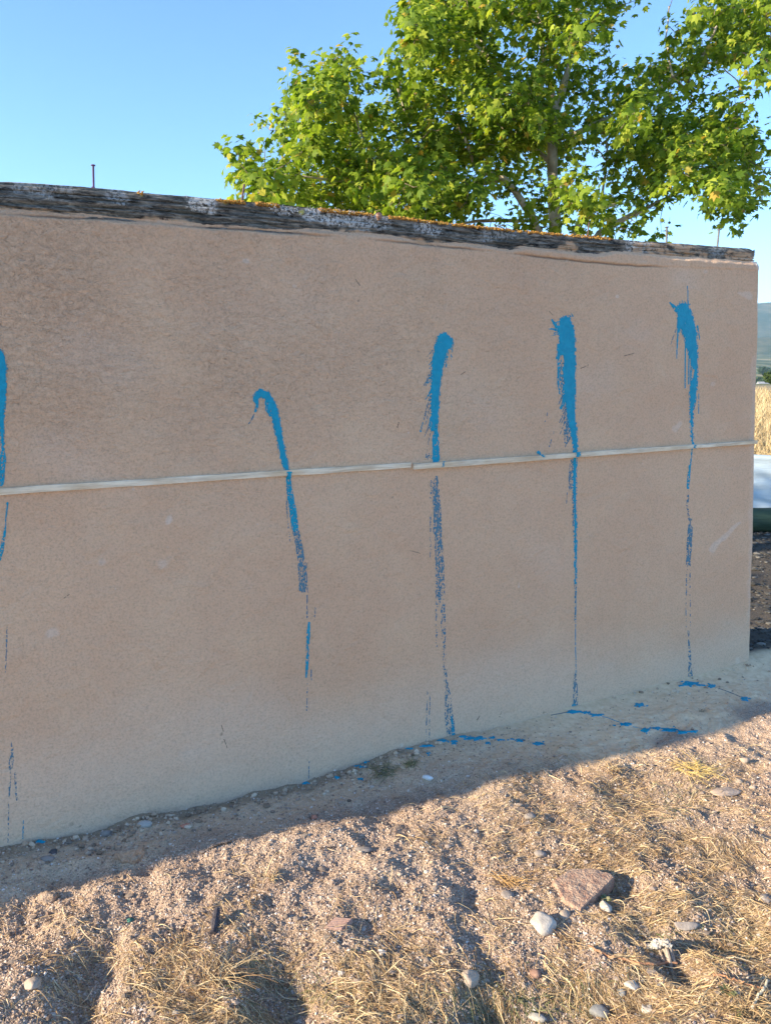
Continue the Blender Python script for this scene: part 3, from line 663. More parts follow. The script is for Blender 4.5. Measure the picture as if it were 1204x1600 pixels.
crust('moss', [(395, 313, 560, 330, 5, 2), (560, 330, 880, 363, 3, 2), (340, 309, 400, 314, .5, 2), (880, 363, 960, 370, .4, 2), (215, 297, 228, 298, .05, 2)], 5200, M_MOSS, .0027, 'orange moss along the front top edge')
crust('lichen', [(290, 316, 338, 324, 2, 26), (480, 334, 590, 346, 4, 28), (650, 352, 690, 358, 1, 16), (975, 380, 1015, 384, 1, 16), (420, 322, 470, 332, 1, 16)], 1300, M_LICHEN, .0014, 'pale grey crusty lichen patches', on_top=False)
rebase(beam)

# ------------------------------------------------------------------ paint spilled on the ground
BL = [(478, 1223, 5, 3), (507, 1204, 7, 5), (527, 1215, 4, 2.5), (565, 1197, 9, 3), (572, 1191, 4, 2), (563, 1218, 4, 3), (64, 1315, 6, 3), (668, 1165.5, 11, 2), (692, 1158, 9, 3), (709, 1159, 4, 4), (670, 1178, 3.5, 3),
      (724, 1151, 7, 2), (742, 1154, 14, 3.4), (768, 1153, 7, 2), (762, 1161, 4, 3), (782, 1156, 9, 1), (812, 1157, 7, 2.4), (838, 1162, 9, 2.6), (897, 1112, 9, 3), (915, 1113.5, 6, 2), (930, 1117, 9, 2.4), (977, 1132, 9, 3), (1009, 1140, 8, 4),
      (1025, 1138, 9, 2), (1045, 1141, 16, 4), (1068, 1144, 13, 3.4), (998, 1102, 7, 3.4), (1078, 1069, 11, 4), (1066, 1071, 9, 1.4), (1094, 1071, 9, 1.6), (1110, 1072, 6, 4), (1162, 1092, 8, 3), (546, 1196, 4, 2), (800, 1155, 3, 1.4), (1083, 1143, 6, 2), (640, 1170, 4, 1.5)]
def blob(px, py, w, h, seed, dome=.003):
    n = 30; th = np.arange(n) * 2 * math.pi / n; r = random.Random(seed); mb = MB()
    k = np.clip(1 + 2.6 * fbm(np.cos(th) * 2.4 + seed, np.sin(th) * 2.4, seed, 4), .25, 1.7); h = h * .85
    V = []
    for s_, dz in ((1.0, -.001), (.86, dome * .7), (.5, dome), ):
        p = on_ground(px + w * k * s_ * np.cos(th), py + h * k * s_ * np.sin(th)); p[:, 2] += dz; V.append(p)
    c = on_ground(np.array([px]), np.array([py])); c[:, 2] += dome
    V = np.concatenate(V + [c]); f = []
    mb.add(V, [(r_ * n + i, r_ * n + (i + 1) % n, (r_ + 1) * n + (i + 1) % n, (r_ + 1) * n + i) for r_ in range(2) for i in range(n)]); mb.f3.append(np.array([(2 * n + i, 2 * n + (i + 1) % n, 3 * n) for i in range(n)]))
    mb.build('paint_blob', M_PAINT, GROUND, True)
for x_, y_, w_, h_ in list(BL):
    for q_ in range(int(w_ / 4)): BL.append((x_ + rng.normal() * w_ * .9, y_ + rng.normal() * h_ * .7, .8 + rng.random() * 1.4, .6 + rng.random() * .7))
for i, b in enumerate(BL): blob(*b, 600 + i)
for k, tr in enumerate([[(898, 1111), (925, 1115), (950, 1122), (978, 1133), (1008, 1140)], [(1062, 1070), (1085, 1068), (1110, 1072), (1135, 1080), (1160, 1091)], [(860, 1118), (878, 1114), (897, 1110)]]):
    q = np.array(tr, float); t = np.linspace(0, len(q) - 1, 30); x = np.interp(t, np.arange(len(q)), q[:, 0]); y = np.interp(t, np.arange(len(q)), q[:, 1]) + 1.2 * fbm(t * 3, t * 0, 650 + k, 3)
    p = on_ground(x, y); mb = MB(); tube(mb, p, .0012 + .0016 * np.clip(fbm(t * 2, t * 0, 660 + k, 2) + .3, 0, 1), 5); mb.build('paint_trail', M_PAINT if k < 1 else simple('dirty_paint', (.05, .12, .18), (.10, .13, .13)), GROUND, True)

# ------------------------------------------------------------------ loose stones, tiles, scraps (each its own thing)
def stone(px, py, wpx, hpx, name, label, cat, mat, squash=.55, sink=.25, sub=3, seed=0, ang=.0, rough=.25, group=None, facet=6):
    p = on_ground(np.array([px]), np.array([py]))[0]; dist = (p[1]) * cp - (p[2] - EYE) * sp
    r = wpx / 2 * dist / F; hz = hpx / 2 * dist / F
    v, f = ico(sub); v = v.copy()
    nn = fbm(v[:, 0] * 1.6 + seed * 3.1, v[:, 1] * 1.6 + v[:, 2] * 1.3, 700 + seed, 3); v = v * (1 + rough * 3 * nn[:, None]); sub_ = fbm(v[:, 0] * 6 + seed, v[:, 1] * 6 + v[:, 2] * 5, 740 + seed, 3); v = v * (1 + .14 * sub_[:, None])
    if facet:
        rg = np.random.default_rng(seed)
        for k in range(facet):
            d = rg.normal(size=3); d /= np.linalg.norm(d); c = .55 + .3 * rg.random(); q = v @ d; v = v - np.clip(q - c, 0, None)[:, None] * d
    v = v * np.array([r, max(hz * 1.15, r * .5), r * squash])
    ca, sa = math.cos(ang), math.sin(ang); v = np.stack([v[:, 0] * ca - v[:, 1] * sa, v[:, 0] * sa + v[:, 1] * ca, v[:, 2]], 1)
    mb = MB(); mb.add(v, f); o = mb.build(name, mat, None, True)
    o.location = (p[0], p[1], p[2] + r * squash * (1 - 2 * sink) * .45); tag(o, label, cat, group); return o
def smat(n, a_, b_, s=30, bp=.5): return simple(n, a_, b_, s, .9, bp, .004, s * 4)
SG = 'stones lying on the ground'
W_ = smat('white_lime', (.36, .32, .27), (.54, .50, .44)); G_ = smat('grey_stone', (.22, .19, .17), (.32, .28, .245)); B_ = smat('beige_stone', (.34, .265, .20), (.46, .375, .295)); R_ = smat('brown_stone', (.24, .14, .10), (.34, .21, .15)); BG = smat('bluish_stone', (.17, .175, .175), (.27, .27, .26)); DK = smat('dark_stone', (.07, .065, .065), (.13, .12, .12))
TC = smat('terracotta', (.46, .19, .13), (.58, .28, .19)); CL = simple('clod', (.34, .25, .18), (.50, .38, .28), 90, .95, 1.0, .01, 160)
stone(847, 1447, 40, 38, 'stone', 'chalky white stone just below the broken brick slab', 'stone', W_, .7, .2, 3, 1, .2, .16, SG)
stone(883, 1432, 24, 16, 'stone', 'small beige stone between the white stone and the brick slab', 'stone', B_, .6, .2, 2, 2, .5, .15, SG)
stone(734, 1531, 30, 30, 'stone', 'rounded pale beige pebble by itself near the bottom edge', 'stone', B_, .8, .2, 3, 3, 0, .1, SG)
stone(834, 1523, 24, 14, 'stone', 'reddish brown stone on the rim of the shaded hollow', 'stone', R_, .6, .25, 2, 4, .1, .15, SG)
stone(935, 1583, 34, 26, 'stone', 'smooth bluish grey cobble in the bottom shade', 'stone', BG, .6, .3, 3, 5, -.2, .08, SG)
stone(836, 1590, 34, 14, 'stone', 'flat pale elongated stone at the bottom edge', 'stone', smat('pale_stone', (.30, .29, .25), (.42, .40, .35)), .4, .2, 3, 6, -.5, .1, SG)
stone(970, 1552, 16, 14, 'stone', 'small blue grey pebble above the bluish cobble', 'stone', BG, .7, .25, 2, 7, 0, .1, SG)
stone(842, 1336, 22, 12, 'stone', 'small grey stone among straw above the brick slab', 'stone', G_, .6, .2, 2, 8, 0, .14, SG)
stone(828, 1277, 22, 11, 'stone', 'flat grey stone highest on the sunlit straw slope', 'stone', G_, .5, .25, 2, 9, .2, .14, SG)
stone(792, 1400, 22, 20, 'stone', 'grey stone half sunk in gravel left of the brick slab', 'stone', G_, .4, .35, 2, 10, .2, .14, SG)
stone(1072, 1447, 40, 14, 'stone', 'flat grey stone behind the rotten stump', 'stone', G_, .35, .2, 3, 11, .0, .14, SG, 4)
stone(1163, 1190, 18, 9, 'stone', 'small whitish stone in the upper right of the sunlit ground', 'stone', B_, .7, .2, 2, 12, 0, .2, SG)
stone(1132, 1238, 52, 22, 'stone', 'wide flat pale slab half buried at the right', 'stone', smat('pale_flat', (.38, .29, .22), (.47, .37, .29)), .18, .2, 3, 13, .1, .15, SG)
stone(1195, 1405, 20, 16, 'stone', 'grey stone cut by the right edge of the view', 'stone', G_, .6, .25, 2, 14, 0, .14, SG)
stone(1152, 1222, 16, 9, 'stone', 'small cream stone just above the wide flat slab', 'stone', B_, .6, .2, 2, 15, 0, .2, SG)
stone(165, 1304, 22, 10, 'stone', 'grey stone closest to the wall foot at the left', 'stone', G_, .6, .2, 2, 16, .1, .15, SG)
stone(226, 1290, 26, 11, 'stone', 'flat pale stone in the wall shade at the left', 'stone', smat('pale_grey', (.36, .34, .31), (.44, .42, .38)), .5, .2, 2, 17, .1, .15, SG, 3)
stone(84, 1333, 14, 12, 'stone', 'small dark pebble in the wall shade at the far left', 'stone', DK, .7, .2, 2, 18, 0, .15, SG)
stone(75, 1343, 24, 10, 'stone', 'low grey lump beside the dark pebble', 'stone', G_, .5, .3, 2, 19, 0, .2, SG)
stone(568, 1328, 30, 11, 'stone', 'flat dark grey stone alone on the sunlit gravel', 'stone', smat('slate', (.17, .15, .14), (.25, .22, .20)), .3, .1, 2, 20, -.15, .12, SG, 3)
stone(52, 1538, 26, 26, 'stone', 'angular beige clod by the lower left shadow', 'stone', B_, .7, .3, 3, 21, .3, .2, SG, 4)
stone(1175, 1232, 12, 8, 'stone', 'tiny tan pebble at the right beside the flat slab', 'stone', B_, .7, .2, 2, 22, 0, .2, SG)
stone(275, 1585, 14, 12, 'stone', 'small white pebble at the bottom left of the straw', 'stone', W_, .7, .2, 2, 23, 0, .2, SG)
stone(568, 1452, 8, 10, 'stone', 'tiny cream pebble right of the ribbed tile', 'stone', W_, .7, .2, 2, 24, 0, .2, SG)
stone(212, 1336, 38, 24, 'clod', 'sunlit lump of dry earth with a deep shadow on its right', 'clod of earth', CL, .75, .35, 4, 25, .2, .5)
stone(75, 1408, 46, 22, 'clod', 'low crumbly clod with shadow at the far left', 'clod of earth', CL, .5, .45, 4, 26, .0, .5)
stone(668, 1217, 26, 10, 'plastic_scrap', 'crumpled white plastic scrap at the edge of the wall shadow', 'scrap', smat('white_scrap', (.66, .68, .68), (.80, .82, .82), 60), .35, .0, 2, 27, -.3, .3, None, 5)
stone(203, 1438, 14, 9, 'glass_shard', 'little green glass shard in the gravel at the left', 'glass shard', smat('green_glass', (.04, .14, .11), (.07, .20, .16)), .25, 0, 1, 28, .5, .2, None, 4)
stone(291, 1292, 22, 10, 'tile_fragment', 'red tile fragment lying in the wall shadow', 'tile fragment', TC, .3, 0, 2, 29, .3, .1, 'tile fragments', 5)
stone(491, 1279, 12, 10, 'tile_fragment', 'small orange terracotta crumb on the shadow line', 'tile fragment', TC, .7, .1, 1, 30, 0, .2, 'tile fragments', 3)
stone(945, 1418, 20, 22, 'stone', 'white lime crumb right of the brick slab', 'stone', W_, .7, .2, 3, 31, .3, .35, SG)
# slab shaped pieces from a traced outline, with real thickness
def slab(outline, h, name, label, cat, mat, tilt=0.0, lift=0.0, rib=0, group=None):
    q = on_ground(np.array([p[0] for p in outline], float), np.array([p[1] for p in outline], float)); c = q.mean(0); z0 = gz(c[0], c[1]) - .01
    # resample the outline
    m_ = 90; seg = np.linalg.norm(np.roll(q, -1, 0) - q, axis=1); cum = np.concatenate([[0], np.cumsum(seg)]); s = np.linspace(0, cum[-1], m_, endpoint=False)
    xy = np.stack([np.interp(s, cum, np.append(q[:, i], q[0, i])) for i in (0, 1)], 1)
    xy = xy + .0035 * np.stack([fbm(s * 60, s * 0, 801, 3), fbm(s * 60, s * 0 + 7, 802, 3)], 1)
    rows = []
    for k, (sc, hh) in enumerate([(1.0, 0), (1.01, .3), (1.01, .6), (1.0, .85), (.965, 1.0), (.9, 1.02), (.8, 1.03), (.7, 1.03), (.6, 1.04), (.5, 1.05), (.4, 1.05), (.3, 1.05), (.2, 1.04), (.1, 1.04)]):
        p = c[:2] + (xy - c[:2]) * sc; z = z0 + hh * (h + .01) + .009 * fbm(p[:, 0] * 45, p[:, 1] * 45, 803, 4) * (k > 1)
        if rib and k > 2: z = z + .003 * np.sign(np.sin((p[:, 0] * .8 + p[:, 1] * .6) * 2 * math.pi / .011))
        z = z + tilt * (p[:, 0] - c[0]); rows.append(np.concatenate([p, z[:, None]], 1))
    R = np.stack(rows, 0); R = np.concatenate([R, R[:, :1]], 1); mb = MB(); mb.add(R.reshape(-1, 3), grid_faces(len(rows), m_ + 1))
    ci = mb.add(np.array([[c[0], c[1], z0 + 1.04 * (h + .01)]]), np.zeros((0, 3))); b0 = (len(rows) - 1) * (m_ + 1); mb.f3.append(np.array([(b0 + i, b0 + i + 1, ci) for i in range(m_)]))
    o = mb.build(name, mat, None, False); tag(o, label, cat, group); return o
slab([(862, 1384), (892, 1371), (925, 1369), (953, 1381), (957, 1393), (935, 1408), (905, 1424), (880, 1412)], .030, 'brick_slab', 'broken pinkish brick slab with rough top, largest piece of rubble', 'brick', simple('old_brick', (.33, .19, .14), (.50, .37, .27), 45, .95, 1.0, .012, 130))
# ribbed tile with its ribs as parts
def ribbed():
    cs = on_ground(np.array([505., 523., 551., 528.]), np.array([1452., 1437., 1444., 1466.])); c = cs.mean(0); root = empty('ribbed_tile', tuple(c)); tag(root, 'flat ribbed piece of pinkish tile in the gravel', 'tile fragment', 'tile fragments')
    m_ = smat('pink_tile', (.40, .25, .20), (.50, .35, .29)); ax = (cs[2] - cs[1]); ay = (cs[0] - cs[1]); mb = MB()
    def P(a_, b_, z): p = cs[1] + ax * a_ + ay * b_; return (p[0], p[1], c[2] + z)
    v = [P(a_, b_, z) for a_ in (0, 1) for b_ in (0, 1) for z in (-.006, .007)]; mb.add(v, [(0, 1, 3, 2), (4, 6, 7, 5), (0, 4, 5, 1), (2, 3, 7, 6), (1, 5, 7, 3)]); mb.build('plate', m_, root)
    for k in range(6):
        b0 = .06 + k * .155; b1 = b0 + .085; mb = MB(); v = [P(a_, b_, z) for a_ in (.04, .96) for b_ in (b0, b1) for z in (.0072, .0105)]; mb.add(v, [(0, 1, 3, 2), (4, 6, 7, 5), (0, 4, 5, 1), (2, 3, 7, 6), (1, 5, 7, 3)]); mb.build('rib', m_, root)
    rebase(root)
ribbed()
def stick(pp, r0, r1, name, label, cat, mat, lift=.006, sides=7, arch=0.0):
    q = np.array(pp, float); t = np.linspace(0, len(q) - 1, 24); x = np.interp(t, np.arange(len(q)), q[:, 0]); y = np.interp(t, np.arange(len(q)), q[:, 1]); p = on_ground(x, y)
    s = np.linspace(0, 1, 24); zl = p[0, 2] + (p[-1, 2] - p[0, 2]) * s; p[:, 2] = np.maximum(p[:, 2] + lift * .6, zl + lift) + arch * np.sin(s * math.pi)
    p = p + .0012 * rng.normal(size=p.shape); rad = r0 + (r1 - r0) * s; mb = MB(); tube(mb, p, rad, sides); return tag(mb.build(name, mat), label, cat)
M_RT = smat('reddish_twig', (.34, .16, .09), (.48, .27, .15), 60)
stick([(920, 1484), (950, 1497), (1000, 1509), (1056, 1512)], .0022, .0030, 'twig', 'long reddish twig reaching to the foot of the rotten stump', 'twig', M_RT, .012)
stick([(1113, 1527), (1140, 1533), (1190, 1549)], .0025, .0020, 'twig', 'short rusty red twig at the lower right', 'twig', M_RT, .01)
stick([(325, 1329), (340, 1322), (362, 1316)], .0020, .0034, 'bark_strip', 'thin dark strip of bark on bright gravel at the left', 'bark', smat('dark_bark', (.06, .045, .035), (.12, .09, .07)), .004)
stick([(499, 1327), (524, 1325)], .0014, .0022, 'bark_strip', 'very short dark sliver of bark left of the flat dark stone', 'bark', smat('dark_bark_b', (.07, .05, .04), (.14, .1, .08)), .003)
stick([(1172, 1585), (1183, 1562), (1198, 1543)], .003, .003, 'stalk', 'pale thick straw stalk rising at the lower right corner', 'stalk', smat('pale_stalk', (.60, .50, .33), (.70, .60, .42)), .02)
# charred wood chunk
p = on_ground(np.array([333., 340.]), np.array([1462., 1432.])); mb = MB(); s = np.linspace(0, 1, 12)[:, None]; q = p[0] + (p[1] - p[0]) * s; q[:, 2] += .006 + .018 * s[:, 0]
tube(mb, q, .010 + .0015 * rng.normal(size=12), 9); tag(mb.build('wood_chunk', smat('charred_wood', (.045, .04, .05), (.10, .09, .10), 80, .9)), 'blackened chunk of wood standing out of the straw at the left', 'wood')
# rotten stump: fibrous grey wood and white crust
def stump():
    b_ = on_ground(np.array([1050.]), np.array([1520.]))[0]; root = empty('rotten_stump', tuple(b_)); tag(root, 'fibrous grey rotten stump with white crust, in the straw at the lower right', 'stump')
    m_ = simple('rotten_fibre', (.50, .41, .32), (.22, .17, .13), 60, .95, .9, .004, 120, (2, 2, .3))
    for k in range(22):
        a_ = rng.random() * 6.3; rr_ = .015 * math.sqrt(rng.random()); st = b_ + np.array([rr_ * math.cos(a_), rr_ * math.sin(a_) * .7, -.015]); h = .045 + .02 * rng.random() + .012 * math.cos(a_); lean = np.array([-.012, .035, h])
        mb = MB(); s = np.linspace(0, 1, 7)[:, None]; q = st + lean * s + .0012 * rng.normal(size=(7, 3)); tube(mb, q, (.0072 * (1 - .5 * s[:, 0])) * (.6 + .6 * rng.random()), 6); mb.build('fibre', m_, root)
    for k, (dx, dy, dz, r) in enumerate([(-.012, .035, .062, .013), (-.028, .045, .052, .015), (-.034, .05, .040, .012), (-.004, .03, .058, .009), (-.045, .058, .03, .010)]):
        v, f = ico(4); v = v * (1 + 1.3 * fbm(v[:, 0] * 3 + k, v[:, 1] * 3 + v[:, 2] * 2.3, 820 + k, 4)[:, None]) * np.array([r, r * .8, r * .7]); mb = MB(); mb.add(v + b_ + np.array([dx, dy, dz]), f); mb.build('white_crust', W_, root)
    rebase(root)
stump()
for k, (x, y, w, h) in enumerate([(988, 1543, 26, 14), (1010, 1578, 24, 20), (1030, 1540, 14, 8)]):
    stone(x, y, w, h, 'stone', ['jagged white lime piece beside the shaded hollow', 'white lime lump closest to the bottom edge', 'small white lime chip between two larger pieces'][k], 'stone', W_, .5, .15, 3, 40 + k, .3 * k, .45, SG)

# ------------------------------------------------------------------ gravel
def sample_view(nn, y0, y1, x0=-20, x1=1224, power=1.0):
    px = x0 + (x1 - x0) * rng.random(nn); py = y0 + (y1 - y0) * rng.random(nn) ** power; return px, py
def base_y(px): return np.interp(px, [p[0] for p in BASEPX], [p[1] for p in BASEPX])
def in_apron(p):
    dx = p[:, 0] - W0[0]; dy = p[:, 1] - W0[1]; u = dx * WD[0] + dy * WD[1]; d = dx * WN[0] + dy * WN[1]; return u, d
mb = MB(); v0 = np.array([[1, 0, 0], [0, 1, 0], [-1, 0, 0], [0, -1, 0], [0, 0, 1], [0, 0, -1]], float)
f0 = np.array([(0, 1, 4), (1, 2, 4), (2, 3, 4), (3, 0, 4), (1, 0, 5), (2, 1, 5), (3, 2, 5), (0, 3, 5)])
px, py = sample_view(90000, 1060, 1640, power=.85); keep = py > base_y(px) + 1; px, py = px[keep], py[keep]; p = on_ground(px, py); u, d = in_apron(p)
keep = (rng.random(len(px)) < np.where((d < .45) & (u > 2.0), .22, np.where(d < .25, .6, 1.0))); p = p[keep]; m_ = len(p)
s = .0010 + .0030 * rng.random(m_) ** 3.5 + .0012 * rng.random(m_)
R3 = rng.normal(size=(m_, 6, 3)) * .22; ang = rng.random(m_) * 6.3; V = (v0[None] + R3) * s[:, None, None] * np.array([1.25, 1, .75])
ca, sa = np.cos(ang)[:, None], np.sin(ang)[:, None]; V = np.stack([V[..., 0] * ca - V[..., 1] * sa, V[..., 0] * sa + V[..., 1] * ca, V[..., 2]], -1) + p[:, None]; V[..., 2] += (s * .3)[:, None]
mb.add(V.reshape(-1, 3), (f0[None] + (np.arange(m_) * 6)[:, None, None]).reshape(-1, 3)); tag(mb.build('gravel', M_GRAIN, None, False), 'fine pinkish grit and gravel covering the sunlit ground in front of the wall', 'gravel', kind='stuff')
mb = MB(); px, py = sample_view(1200, 1120, 1620, power=.8); keep = py > base_y(px) + 8; p = on_ground(px[keep], py[keep]); u, d = in_apron(p); v1, f1 = ico(1)
for k in range(len(p)):
    if d[k] < .4 and u[k] > 2 and rng.random() < .75: continue
    s_ = .003 + .007 * rng.random() ** 3.2; v = v1 * (1 + .8 * (rng.random((len(v1), 1)) - .5)) * s_ * np.array([1.25, 1, .65]); mb.add(v + p[k] + np.array([0, 0, s_ * .25]), f1)
tag(mb.build('pebbles', mat_straw('pebble_mix', [(0.0, (.11, .085, .07)), (.4, (.27, .21, .16)), (.9, (.40, .31, .24)), (1.0, (.52, .46, .40))]), None, False), 'scattered pebbles among the grit', 'pebbles', kind='stuff')

mb = MB(); cu = rng.random(2600) * 4.6 - .9; cd = .012 + .13 * rng.random(2600) ** 1.7 + .05 * np.maximum(0, fbm(cu * 3, cu * 0, 780, 2)); dn = .35 + 1.6 * fbm(cu * 2.3, cu * 0, 781, 3); keep = rng.random(2600) < dn * np.where(cu > 2.7, .25, 1)
q2 = W0 + cu[:, None] * WD + cd[:, None] * WN; zz = gz(q2[:, 0], q2[:, 1])
for k in np.nonzero(keep)[0]:
    s_ = .002 + .009 * rng.random() ** 3; mb.add(v1 * (1 + .9 * (rng.random((len(v1), 1)) - .5)) * s_ * np.array([1.2, 1, .8]) + np.array([q2[k, 0], q2[k, 1], zz[k] + s_ * .3]), f1)
tag(mb.build('plaster_crumbs', mat_straw('crumb_mix', [(0.0, (.20, .145, .10)), (.5, (.46, .34, .24)), (1.0, (.66, .54, .40))]), None, False), 'crumbs of fallen plaster and grit along the foot of the wall', 'crumbs', kind='stuff')
# ------------------------------------------------------------------ straw and dry grass
DM = ["0000000000001100000011221", "0000000000001112345446542", "0000000000001122456764443", "0000000001001223466776544", "0000100000012333567788865", "1000000121012123478899876",
      "1112101221121112367888987", "1223112342222122433567898", "1222334543344422454466887", "1123456665567543344577788", "1123468886678755555677888", "1123468886678755555677888"]
DM = np.array([[int(c_) for c_ in r] for r in DM], float)
def dens(px, py):
    gx_ = np.clip(px / 50, 0, 23.99); gy_ = np.clip((py - 1160) / 40, 0, 10.99); ix = gx_.astype(int); iy = gy_.astype(int); fx = gx_ - ix; fy = gy_ - iy
    return (DM[iy, ix] * (1 - fx) + DM[iy, ix + 1] * fx) * (1 - fy) + (DM[iy + 1, ix] * (1 - fx) + DM[iy + 1, ix + 1] * fx) * fy
gd = (Y * cp - (Z - EYE) * sp); GPX = 602 + F * X / np.maximum(gd, .1); GPY = 800 - F * (Y * sp + (Z - EYE) * cp) / np.maximum(gd, .1)
lit_ = dens(GPX, GPY) / 9; lit_[(GPY < 1150) | (Y > 4.2) | (D_ < .3)] = 0
setattr_f(ground, 'litter', np.clip(lit_ * .8 - .12, 0, .65))
def blades(mb, p, ln, wd, ang, rise, curl, segs=4, tipup=None):
    m_ = len(p); t = np.linspace(0, 1, segs + 1); th = ang[:, None] + curl[:, None] * (t[None] - .5)
    step = ln[:, None] / segs; cx = np.cumsum(np.cos(th) * step, 1) - (np.cos(th) * step)[:, :1]; cy = np.cumsum(np.sin(th) * step, 1) - (np.sin(th) * step)[:, :1]
    cx = cx - cx.mean(1, keepdims=True); cy = cy - cy.mean(1, keepdims=True); X_ = p[:, 0][:, None] + cx; Y_ = p[:, 1][:, None] + cy
    g = gz(X_, Y_); ends_ = g[:, :1] * (1 - t) + g[:, -1:] * t; Z_ = np.maximum(g, ends_ * .5 + g * .5) + .002 + rise[:, None] * (np.sin(t * math.pi)[None] if tipup is None else t[None] ** 1.3 * tipup)
    w = wd[:, None] * (1 - .75 * t[None] ** 2); nx = -np.sin(th) * w; ny = np.cos(th) * w; roll = (rng.random(m_) - .5)[:, None] * 1.6
    A = np.stack([X_ + nx * np.cos(roll), Y_ + ny * np.cos(roll), Z_ + w * np.sin(roll)], -1); B = np.stack([X_ - nx * np.cos(roll), Y_ - ny * np.cos(roll), Z_ - w * np.sin(roll)], -1)
    V = np.stack([A, B], 2).reshape(m_, -1, 3); k = np.arange(segs); q = np.stack([2 * k, 2 * k + 1, 2 * k + 3, 2 * k + 2], 1); mb.add(V.reshape(-1, 3), (q[None] + (np.arange(m_) * 2 * (segs + 1))[:, None, None]).reshape(-1, 4))
def straw_set(n_, thr, mat, name, label, green=False, seed=0, lo=.010, hi=.095):
    px, py = sample_view(n_, 1165, 1650); dd = dens(px, py) / 9; cl = fbm(px / 55, py / 30, 900 + seed, 3) * 2
    pr = np.clip(dd ** 1.35 * (1 + 2.3 * cl) + .006, 0, 1) * (1 - .93 * (np.hypot((px - 908) / 52, (py - 1397) / 34) < 1)) * (1 - .9 * (np.hypot((px - 850) / 34, (py - 1445) / 26) < 1)) * (1 - .85 * (np.hypot((px - 1045) / 30, (py - 1490) / 40) < 1))
    if green:
        gm = np.exp(-((px - 850) / 110) ** 2 - ((py - 1570) / 38) ** 2) + .8 * np.exp(-((px - 470) / 70) ** 2 - ((py - 1550) / 50) ** 2) + .8 * np.exp(-((px - 1050) / 70) ** 2 - ((py - 1250) / 26) ** 2) + .6 * np.exp(-((px - 1110) / 90) ** 2 - ((py - 1475) / 25) ** 2) + .5 * np.exp(-((px - 700) / 100) ** 2 - ((py - 1590) / 20) ** 2)
        pr = np.clip(gm, 0, 1) * (.6 + cl)
    keep = rng.random(n_) < pr * thr; p = on_ground(px[keep], py[keep]); m_ = len(p)
    u, d = in_apron(p); k2 = d > .28; p = p[k2]; m_ = len(p)
    mean = math.radians(-28) + 2.6 * fbm(p[:, 0] * 2.6, p[:, 1] * 2.2, 930 + seed, 2); ang = mean + rng.normal(size=m_) * .6
    ln = lo + (hi - lo) * rng.random(m_) ** 2.4; wd = .00035 + .0009 * rng.random(m_) ** 2.5
    rise = .0008 + .013 * rng.random(m_) ** 2.5; curl = rng.normal(size=m_) * .65
    mb = MB(); blades(mb, p, ln, wd, ang, rise, curl); tag(mb.build(name, mat, None, False), label, 'straw' if not green else 'grass', kind='stuff'); return m_
a1 = straw_set(160000, .50, M_STRAW, 'straw', 'dry golden straw matted over the ground, thickest at the right')
a2 = straw_set(52000, .6, M_GREEN, 'dull_grass', 'dull greenish dead grass in the shaded hollows', True, 5)
# single longer stalks over the mat
mb = MB(); px, py = sample_view(900, 1170, 1620); keep = rng.random(900) < np.clip(dens(px, py) / 9 * .8 + .04, 0, 1); p = on_ground(px[keep], py[keep]); m_ = len(p); u, d = in_apron(p); p = p[d > .3]; m_ = len(p)
blades(mb, p, .05 + .11 * rng.random(m_) ** 1.5, .0007 + .0005 * rng.random(m_), math.radians(-30) + rng.normal(size=m_) * .8, .006 + .02 * rng.random(m_), rng.normal(size=m_) * .5, 6)
tag(mb.build('loose_stalks', mat_straw('pale_straw', [(0.0, (.40, .29, .15)), (1.0, (.66, .53, .32))]), None, False), 'longer pale stalks lying loose over the straw', 'straw', kind='stuff')
# tufts, each a thing
def tuft(px, py, n_, r, h, mat, name, label, cat='dry grass', lean=(0, 0), group='dry tufts'):
    c = on_ground(np.array([px]), np.array([py]))[0]; root_p = np.tile(c, (n_, 1)) + np.concatenate([rng.normal(size=(n_, 2)) * r * .3, np.zeros((n_, 1))], 1); mb = MB()
    for k in range(n_):
        a_ = rng.random() * 6.3; q = rng.random(); hh = h * (.4 + .6 * rng.random()); out = r * (.3 + q); t = np.linspace(0, 1, 6)[:, None]
        tip = np.array([math.cos(a_) * out + lean[0], math.sin(a_) * out + lean[1], 0]); P_ = root_p[k] + tip * t ** 1.5 + np.array([0, 0, hh]) * (t - .35 * t ** 3) + .0015 * rng.normal(size=(6, 3)) * t
        tube(mb, P_, .0011 * (1 - .7 * t[:, 0]), 3, False)
    return tag(mb.build(name, mat, None, False), label, cat, group)
tuft(425, 1375, 34, .035, .045, M_STRAW, 'dry_tuft', 'small upright dry tuft standing alone on bright gravel left of centre')
tuft(340, 1530, 90, .09, .06, M_STRAW, 'dry_tuft', 'bushy dry tuft at the lower left')
tuft(1095, 1112, 16, .02, .03, mat_straw('grey_straw', [(0.0, (.25, .2, .14)), (1.0, (.4, .33, .24))]), 'dry_tuft', 'tiny dead tuft in the wall shadow near the right drip')
tuft(600, 1205, 70, .09, .022, M_GREEN, 'dry_tuft', 'flattened grey green tuft at the wall foot left of the plastic scrap')
tuft(640, 1195, 40, .05, .040, M_GREEN, 'dry_tuft', 'smaller grey green tuft beside the white plastic scrap')
tuft(1085, 1205, 90, .10, .030, mat_straw('yellow_straw', [(0.0, (.55, .38, .10)), (1.0, (.78, .60, .24))]), 'dry_tuft', 'bright yellow flattened straw tuft on the upper right slope')
tuft(1160, 1580, 90, .09, .05, M_STRAW, 'dry_tuft', 'brown dry tuft in the lower right corner')
tuft(800, 1380, 60, .08, .03, mat_straw('orange_straw', [(0.0, (.48, .28, .10)), (1.0, (.66, .44, .20))]), 'dry_tuft', 'orange brown tuft immediately left of the brick slab')
